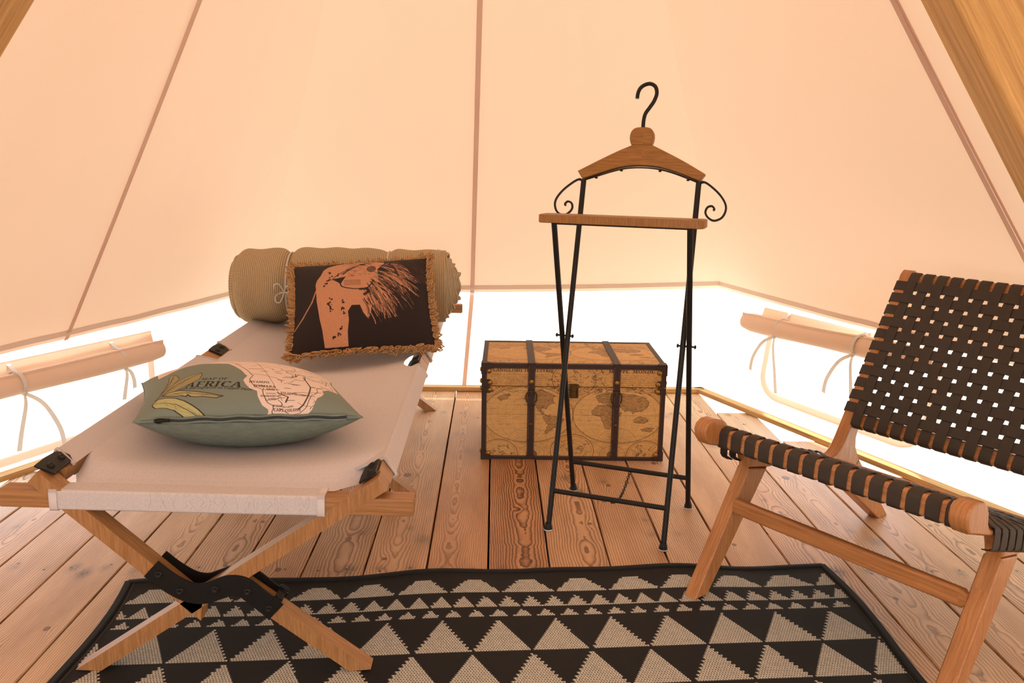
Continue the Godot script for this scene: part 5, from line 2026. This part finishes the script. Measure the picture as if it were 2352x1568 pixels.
func build_valet_stand() -> void:
	var t := thing("valet_stand", "folding black metal valet stand with a wooden hanger top and a narrow wooden shelf", "valet stand", Vector3(0.2914, 0, -2.0024), true, -0.38197)
	var ka := 0.2544
	var kb := 0.3163
	var dd := 0.2853
	var a := func(x: float, y: float, lift := 0.0) -> Vector3: return Vector3(x, y, -ka * y + lift)
	var b := func(x: float, y: float) -> Vector3: return Vector3(x, y, -dd + kb * y)
	for s in [-1.0, 1.0]:
		var g := G.new()
		g.tube([a.call(0.1524 * s, 0.012), a.call(0.1520 * s, 0.45), a.call(0.1516 * s, 0.905)], 0.0071, 14)
		commit(g, "leg", M.iron, t)
		g = G.new()
		g.tube([b.call(0.1686 * s, 0.012), b.call(0.1680 * s, 0.4), b.call(0.1676 * s, 0.803)], 0.0071, 14)
		commit(g, "leg", M.iron, t)
		for f in [a.call(0.1524 * s, 0.0), b.call(0.1686 * s, 0.0)]:
			g = G.new()
			g.lathe([Vector2(0.0075, 0.020), Vector2(0.0098, 0.012), Vector2(0.0112, 0.004), Vector2(0.0112, 0.0025), Vector2(0, 0.0025)], f, Vector3.UP, 18)
			var foot := commit(g, "foot", M.iron, t)
			g = G.new()
			g.lathe([Vector2(0.0118, 0.0038), Vector2(0.0122, 0.002), Vector2(0.0118, 0.0), Vector2(0, 0.0)], f, Vector3.UP, 18)
			commit(g, "foot_glide", M.rubber, foot)
		# the pivot bolt that joins the two frames on this side
		g = G.new()
		var p0: Vector3 = Vector3(0.140 * s, 0.4999, -0.1272)
		var p1: Vector3 = Vector3(0.182 * s, 0.4999, -0.1272)
		g.tube([p0, p1], 0.0026, 8)
		for q in [[p0, -s], [p1, s]]:
			g.lathe([Vector2(0, 0.004), Vector2(0.0035, 0.0034), Vector2(0.0052, 0.0012), Vector2(0.0052, -0.0008), Vector2(0, -0.0008)], q[0], Vector3(q[1], 0, 0), 12)
		commit(g, "pivot_bolt", M.iron, t)
		# a scroll at the shoulder
		var pts := [Vector2(0.149, 0.899), Vector2(0.166, 0.906), Vector2(0.194, 0.888), Vector2(0.214, 0.868), Vector2(0.2245, 0.849), Vector2(0.2238, 0.832), Vector2(0.2150, 0.818), Vector2(0.1976, 0.812), Vector2(0.1822, 0.820), Vector2(0.1755, 0.832), Vector2(0.1795, 0.844), Vector2(0.190, 0.8475), Vector2(0.1968, 0.841), Vector2(0.1945, 0.8365)]
		var path: Array = []
		var sc: Array = []
		var l := curve(pts, 6)
		for k in l.size():
			path.append(a.call(l[k].x * s, l[k].y))
			sc.append(1.25 if k < 6 else 1.0)
		g = G.new()
		g.loft(path, G.rrect(0.0052, 0.0075, 0.0016, 2), Vector3(0, ka, 1).normalized(), true, sc)
		commit(g, "scroll", M.iron, t)
	var g := G.new()
	g.tube([a.call(-0.150, 0.101), a.call(0.150, 0.101)], 0.0066, 12)
	commit(g, "crossbar", M.iron, t)
	g = G.new()
	g.tube([b.call(-0.166, 0.1015), b.call(0.166, 0.1015)], 0.0066, 12)
	commit(g, "crossbar", M.iron, t)
	# the chain that keeps the frames from sliding apart
	var c0: Vector3 = a.call(0.008, 0.094, -0.002)
	var c1: Vector3 = b.call(0.0046, 0.094)
	for k in 26:
		var u := (k + 0.5) / 26.0
		var p := c0.lerp(c1, u) + Vector3(0, -0.030 * sin(PI * u), 0)
		var q := c0.lerp(c1, u + 0.02) + Vector3(0, -0.030 * sin(PI * (u + 0.02)), 0)
		var d := (q - p).normalized()
		var sv := d.cross(Vector3.UP).normalized()
		if k % 2 == 0:
			sv = d.cross(sv).normalized()
		var ring: Array = []
		for j in 10:
			var w := TAU * j / 10.0
			ring.append(p + d * cos(w) * 0.0068 + sv * sin(w) * 0.0036)
		var cg := G.new()
		cg.loft(ring, G.circle(0.0011, 5), Vector3.ZERO, false, [], Vector2.ONE, true)
		commit(cg, "chain_link", M.iron, t)
	# shelf
	var sh := PackedVector2Array()
	var hw := 0.2045
	for q in [[hw - 0.014, -0.0915 + 0.014, -0.5], [hw - 0.014, -0.0205 - 0.014, 0.0], [-hw + 0.014, -0.0205 - 0.014, 0.5], [-hw + 0.014, -0.0915 + 0.014, 1.0]]:
		for k in 5:
			var w: float = PI * (q[2] + k / 8.0)
			sh.append(Vector2(q[0] + cos(w) * 0.014, q[1] + sin(w) * 0.014))
	g = G.new()
	g.plate(sh, 0.0205, Transform3D(Basis(Vector3(1, 0, 0), Vector3(0, 0, 1), Vector3(0, -1, 0)), Vector3(-0.004, 0.8135, 0)), 6.0, 0.002)
	for k in g.t.size():
		g.t[k] = Vector2(g.t[k].y, g.t[k].x)
	commit(g, "shelf", M.hanger, t)
	g = G.new()
	for x in [-0.155, -0.055, 0.035, 0.135]:
		g.lathe([Vector2(0, 0.0), Vector2(0.004, -0.001), Vector2(0.0045, -0.0035), Vector2(0, -0.0045)], Vector3(x, 0.8035, -0.035), Vector3.UP, 10)
	g.bar(Vector3(-0.168, 0.8015, -0.0335), Vector3(0.168, 0.8015, -0.0335), 0.016, 0.003, Vector3.UP, 0.001, 1)
	commit(g, "shelf_bracket", M.iron, t)
	# hanger: a board bowed like the shoulders of a coat, in the plane of the front frame
	var up := Vector3(0, 1, -ka).normalized()
	var nz := Vector3(1, 0, 0).cross(up)
	var lean := Transform3D(Basis(Vector3(1, 0, 0), up, nz), a.call(0, 0.9))
	var k2 := sqrt(1.0 + ka * ka)
	var outline := PackedVector2Array()
	for q in curve([Vector2(-0.1685, 0.9262), Vector2(-0.116, 0.9535), Vector2(-0.0644, 0.979), Vector2(-0.026, 0.9955)], 5):
		outline.append(Vector2(q.x, (q.y - 0.9) * k2))
	for q in curve([Vector2(0.024, 0.9955), Vector2(0.0605, 0.979), Vector2(0.113, 0.9538), Vector2(0.1665, 0.9248)], 5):
		outline.append(Vector2(q.x, (q.y - 0.9) * k2))
	for q in curve([Vector2(0.1545, 0.9066), Vector2(0.116, 0.9205), Vector2(0.0806, 0.9320), Vector2(0.041, 0.9405), Vector2(-0.001, 0.9432), Vector2(-0.0424, 0.9400), Vector2(-0.0774, 0.9313), Vector2(-0.1124, 0.9200), Vector2(-0.1535, 0.9062)], 4):
		outline.append(Vector2(q.x, (q.y - 0.9) * k2))
	g = G.new()
	g.plate(outline, 0.022, lean, 5.0, 0.0025)
	for k in g.t.size():
		g.t[k] = Vector2(g.t[k].y, g.t[k].x)
	var hg := commit(g, "hanger", M.hanger, t)
	var kn := PackedVector2Array()
	for q in curve([Vector2(-0.0295, 0.9935), Vector2(-0.0345, 1.0035), Vector2(-0.0365, 1.0155), Vector2(-0.0345, 1.028), Vector2(-0.0265, 1.0375), Vector2(-0.012, 1.0405), Vector2(0.004, 1.0405), Vector2(0.0165, 1.0375), Vector2(0.0245, 1.0285), Vector2(0.0268, 1.0155), Vector2(0.0250, 1.0035), Vector2(0.021, 0.9935)], 3):
		kn.append(Vector2(q.x, (q.y - 0.9) * k2))
	g = G.new()
	g.plate(kn, 0.024, lean, 5.0, 0.004)
	for k in g.t.size():
		g.t[k] = Vector2(g.t[k].y, g.t[k].x)
	commit(g, "knob", M.hanger, hg)
	# the iron strip under the hanger, screwed to it
	var strip: Array = []
	for q in curve([Vector2(-0.150, 0.9045), Vector2(-0.1124, 0.9165), Vector2(-0.0774, 0.9277), Vector2(-0.0424, 0.9362), Vector2(-0.001, 0.9392), Vector2(0.041, 0.9368), Vector2(0.0806, 0.9284), Vector2(0.116, 0.917), Vector2(0.150, 0.905)], 4):
		strip.append(a.call(q.x, q.y))
	g = G.new()
	g.loft(strip, G.rrect(0.014, 0.0032, 0.001, 1), Vector3.UP)
	for q in [Vector2(-0.118, 0.9120), Vector2(-0.052, 0.9318), Vector2(0.050, 0.9322), Vector2(0.124, 0.9110)]:
		g.lathe([Vector2(0, 0.002), Vector2(0.0042, 0.001), Vector2(0.0042, -0.002), Vector2(0, -0.0035)], a.call(q.x, q.y), Vector3.UP, 10)
	commit(g, "hanger_strip", M.iron, t)
	# hook
	var hk: Array = []
	for q in curve([Vector2(-0.0055, 1.036), Vector2(-0.0060, 1.0603), Vector2(-0.0030, 1.0774), Vector2(0.0070, 1.0935), Vector2(0.0165, 1.1095), Vector2(0.0215, 1.1285), Vector2(0.0165, 1.1455), Vector2(0.0030, 1.1535), Vector2(-0.0110, 1.1515), Vector2(-0.0225, 1.1435), Vector2(-0.0280, 1.1310), Vector2(-0.0290, 1.1165)], 6):
		hk.append(a.call(q.x, q.y))
	g = G.new()
	g.tube(hk, 0.0051, 12)
	commit(g, "hook", M.iron, t)


# ---------------------------------------------------------------- lounge chair

const CHAIR_W := 0.5418      # from the inner face of the left frame to the outer face of the right one
const FRAME_T := 0.034


func side_view(pts: Array) -> PackedVector2Array:
	# (back, up) in metres to the chair's own (-z, y)
	var o := PackedVector2Array()
	for k in range(0, pts.size(), 2):
		o.append(Vector2(pts[k], pts[k + 1]))
	return o


func build_chair() -> void:
	var t := thing("lounge_chair", "low wooden lounge chair with a woven dark brown strap seat and back", "chair", Vector3(0.4535, 0, -1.6882), true, -0.9393)
	var upper := side_view([0.012, 0.366, 0.0, 0.380, -0.004, 0.396, 0.001, 0.411, 0.014, 0.419, 0.034, 0.419, 0.056, 0.413, 0.070, 0.404, 0.077, 0.390, 0.080, 0.372, 0.088, 0.3575, 0.16, 0.335, 0.234, 0.3125, 0.33, 0.283, 0.42, 0.255, 0.495, 0.234, 0.518, 0.240, 0.536, 0.254, 0.549, 0.2714, 0.5711, 0.3085, 0.66, 0.457, 0.75, 0.607, 0.780, 0.656, 0.789, 0.676, 0.801, 0.686, 0.815, 0.685, 0.826, 0.675, 0.829, 0.658, 0.80, 0.606, 0.70, 0.440, 0.6131, 0.2945, 0.604, 0.268, 0.606, 0.244, 0.6296, 0.2038, 0.605, 0.170, 0.560, 0.168, 0.52, 0.181, 0.46, 0.202, 0.40, 0.222, 0.30, 0.252, 0.255, 0.265, 0.2295, 0.267, 0.1606, 0.2805, 0.1562, 0.2943, 0.149, 0.311, 0.136, 0.324, 0.118, 0.333, 0.0802, 0.3448, 0.035, 0.359])
	var front_leg := side_view([0.0, 0.0045, 0.043, 0.0045, 0.2295, 0.267, 0.1606, 0.2805])
	var back_leg := side_view([0.763, 0.0, 0.811, 0.0, 0.6296, 0.2038, 0.605, 0.170, 0.560, 0.168, 0.59, 0.128])
	for x in [-FRAME_T / 2, CHAIR_W - FRAME_T / 2]:
		# outline x runs backwards (-z); the outline is extruded along x
		var xf := Transform3D(Basis(Vector3(0, 0, -1), Vector3(0, 1, 0), Vector3(1, 0, 0)), Vector3(x, 0, 0))
		var g := G.new()
		g.plate(upper, FRAME_T, xf, 4.0, 0.005)
		commit(g, "side_frame", M.teak, t)
		g = G.new()
		g.plate(front_leg, FRAME_T, xf, 4.0, 0.004)
		commit(g, "leg", M.teak, t)
		g = G.new()
		g.plate(back_leg, FRAME_T, xf, 4.0, 0.004)
		commit(g, "leg", M.teak, t)
	# rails between the side frames
	var x0 := -0.002
	var x1 := CHAIR_W - FRAME_T + 0.002
	var at := func(x: float, s: float, y: float) -> Vector3: return Vector3(x, y, -s)
	var rails := [["seat_rail", 0.062, 0.3735, 0.030, 0.040, Vector3(0, 1, -0.1)], ["seat_rail", 0.505, 0.214, 0.034, 0.028, Vector3(0, 1, 0.3)], ["stretcher", 0.118, 0.2015, 0.019, 0.036, Vector3(0, 1, 0.0)],
		["back_rail", 0.549 + 0.516 * 0.462 + 0.014, 0.2714 + 0.857 * 0.462 - 0.008, 0.026, 0.036, Vector3(0, 0.857, -0.516)], ["back_rail", 0.549 + 0.516 * 0.060 + 0.014, 0.2714 + 0.857 * 0.060 - 0.008, 0.026, 0.036, Vector3(0, 0.857, -0.516)]]
	for r in rails:
		var g := G.new()
		g.bar(at.call(x0, r[1], r[2]), at.call(x1, r[1], r[2]), r[3], r[4], (r[5] as Vector3).normalized(), 0.006, 3, Vector2(4, 2))
		commit(g, r[0], M.teak, t)
	# the seat: straps from front to back over the two rails, straps across over the side frames, plain weave
	var thin := G.rrect(0.0255, 0.0022, 0.0009, 1)
	var nw := 15
	var nc := 12
	var px := func(k: int) -> float: return 0.0085 + k * 0.0349
	var ps := func(k: int) -> float: return 0.112 + k * 0.0322
	var seat_y := func(x: float, s: float) -> float:
		# the top of the weave: straight between the rails, hanging in a little
		var y := lerpf(0.394, 0.231, (s - 0.062) / 0.443)
		var e := sin(PI * clampf(x / 0.508, 0, 1)) * sin(PI * clampf((s - 0.05) / 0.46, 0, 1))
		return y - 0.012 * e - 0.006 * sin(PI * clampf((s - 0.05) / 0.46, 0, 1))
	for k in nw:
		var x: float = px.call(k)
		var path: Array = [at.call(x, 0.078, 0.3518), at.call(x, 0.062, 0.3505), at.call(x, 0.0475, 0.354), at.call(x, 0.0445, 0.362), at.call(x, 0.0450, 0.385), at.call(x, 0.0500, 0.393), at.call(x, 0.062, 0.3968), at.call(x, 0.078, 0.3945)]
		for c in nc:
			var s: float = ps.call(c)
			var over := 0.0020 if (k + c) % 2 == 0 else -0.0010
			path.append(at.call(x, s - 0.010, seat_y.call(x, s - 0.010) + over))
			path.append(at.call(x, s + 0.010, seat_y.call(x, s + 0.010) + over))
		path.append_array([at.call(x, 0.505, 0.2305), at.call(x, 0.521, 0.222), at.call(x, 0.524, 0.208), at.call(x, 0.512, 0.198), at.call(x, 0.49, 0.1985)])
		commit(strap(path, thin, Vector3.RIGHT), "strap", M.strap, t)
	for c in nc:
		var s: float = ps.call(c)
		var yr: float = lerpf(0.3525, 0.236, (s - 0.10) / 0.39) + 0.0028
		var path: Array = [at.call(-0.020, s, yr - 0.045), at.call(-0.0345, s, yr - 0.042), at.call(-0.0372, s, yr - 0.034), at.call(-0.0372, s, yr - 0.006), at.call(-0.033, s, yr + 0.001), at.call(-0.020, s, yr + 0.006)]
		for k in nw:
			var x: float = px.call(k)
			var over := 0.0020 if (k + c) % 2 == 1 else -0.0010
			path.append(at.call(x - 0.011, s, seat_y.call(x - 0.011, s) + over))
			path.append(at.call(x + 0.011, s, seat_y.call(x + 0.011, s) + over))
		path.append_array([at.call(0.530, s, yr + 0.006), at.call(0.542, s, yr + 0.001), at.call(0.5450, s, yr - 0.006), at.call(0.5450, s, yr - 0.034), at.call(0.5425, s, yr - 0.042), at.call(0.528, s, yr - 0.045)])
		commit(strap(path, thin, Vector3(0, 0.34, 0.94)), "strap", M.strap, t)
	# the back
	var up := Vector2(0.516, 0.857)
	var fw := Vector2(-0.857, 0.516)
	var bk := func(x: float, q: float, lift: float) -> Vector3:
		var p := Vector2(0.549, 0.2714) + up * q + fw * lift
		return Vector3(x, p.y, -p.x)
	for k in nw:
		var x: float = px.call(k)
		var path: Array = [bk.call(x, 0.070, -0.0290), bk.call(x, 0.050, -0.0290), bk.call(x, 0.0415, -0.022), bk.call(x, 0.0405, -0.006), bk.call(x, 0.046, 0.0005), bk.call(x, 0.060, 0.003)]
		for c in 11:
			var q := 0.0885 + c * 0.0350
			var over := 0.0022 if (k + c) % 2 == 0 else -0.0012
			path.append(bk.call(x, q - 0.011, 0.003 + over))
			path.append(bk.call(x, q + 0.011, 0.003 + over))
		path.append_array([bk.call(x, 0.463, 0.003), bk.call(x, 0.476, 0.0005), bk.call(x, 0.4815, -0.006), bk.call(x, 0.4805, -0.022), bk.call(x, 0.472, -0.0290), bk.call(x, 0.452, -0.0290)])
		commit(strap(path, thin, Vector3.RIGHT), "strap", M.strap, t)
	for c in 11:
		var q := 0.0885 + c * 0.0350
		var path: Array = [bk.call(-0.018, q, -0.044), bk.call(-0.0345, q, -0.0425), bk.call(-0.0370, q, -0.036), bk.call(-0.0370, q, -0.006), bk.call(-0.033, q, 0.0012), bk.call(-0.020, q, 0.0026)]
		for k in nw:
			var x: float = px.call(k)
			var over := 0.0022 if (k + c) % 2 == 1 else -0.0012
			path.append(bk.call(x - 0.011, q, 0.003 + over))
			path.append(bk.call(x + 0.011, q, 0.003 + over))
		path.append_array([bk.call(0.530, q, 0.0026), bk.call(0.542, q, 0.0012), bk.call(0.5450, q, -0.006), bk.call(0.5450, q, -0.036), bk.call(0.5425, q, -0.0425), bk.call(0.526, q, -0.044)])
		commit(strap(path, thin, Vector3(0, up.y, -up.x)), "strap", M.strap, t)


func strap(path: Array, prof: Array, across: Vector3) -> G:
	# a flat band whose width stays along "across" while its face turns with the path
	var g := G.new()
	var m := path.size()
	var np := prof.size()
	var along := 0.0
	for k in m:
		var tg: Vector3 = ((path[mini(k + 1, m - 1)] as Vector3) - path[maxi(k - 1, 0)]).normalized()
		var sx: Vector3 = (across - tg * across.dot(tg)).normalized()
		var sy: Vector3 = sx.cross(tg).normalized()
		if k > 0:
			along += ((path[k] as Vector3) - path[k - 1]).length()
		for q in prof:
			g.vert((path[k] as Vector3) + sx * q[0].x + sy * q[0].y, (sx * q[1].x + sy * q[1].y).normalized(), Vector2(q[0].x, along))
	for k in m - 1:
		for j in np - 1:
			g.tri(k * np + j, k * np + j + 1, (k + 1) * np + j + 1)
			g.tri(k * np + j, (k + 1) * np + j + 1, (k + 1) * np + j)
	return g
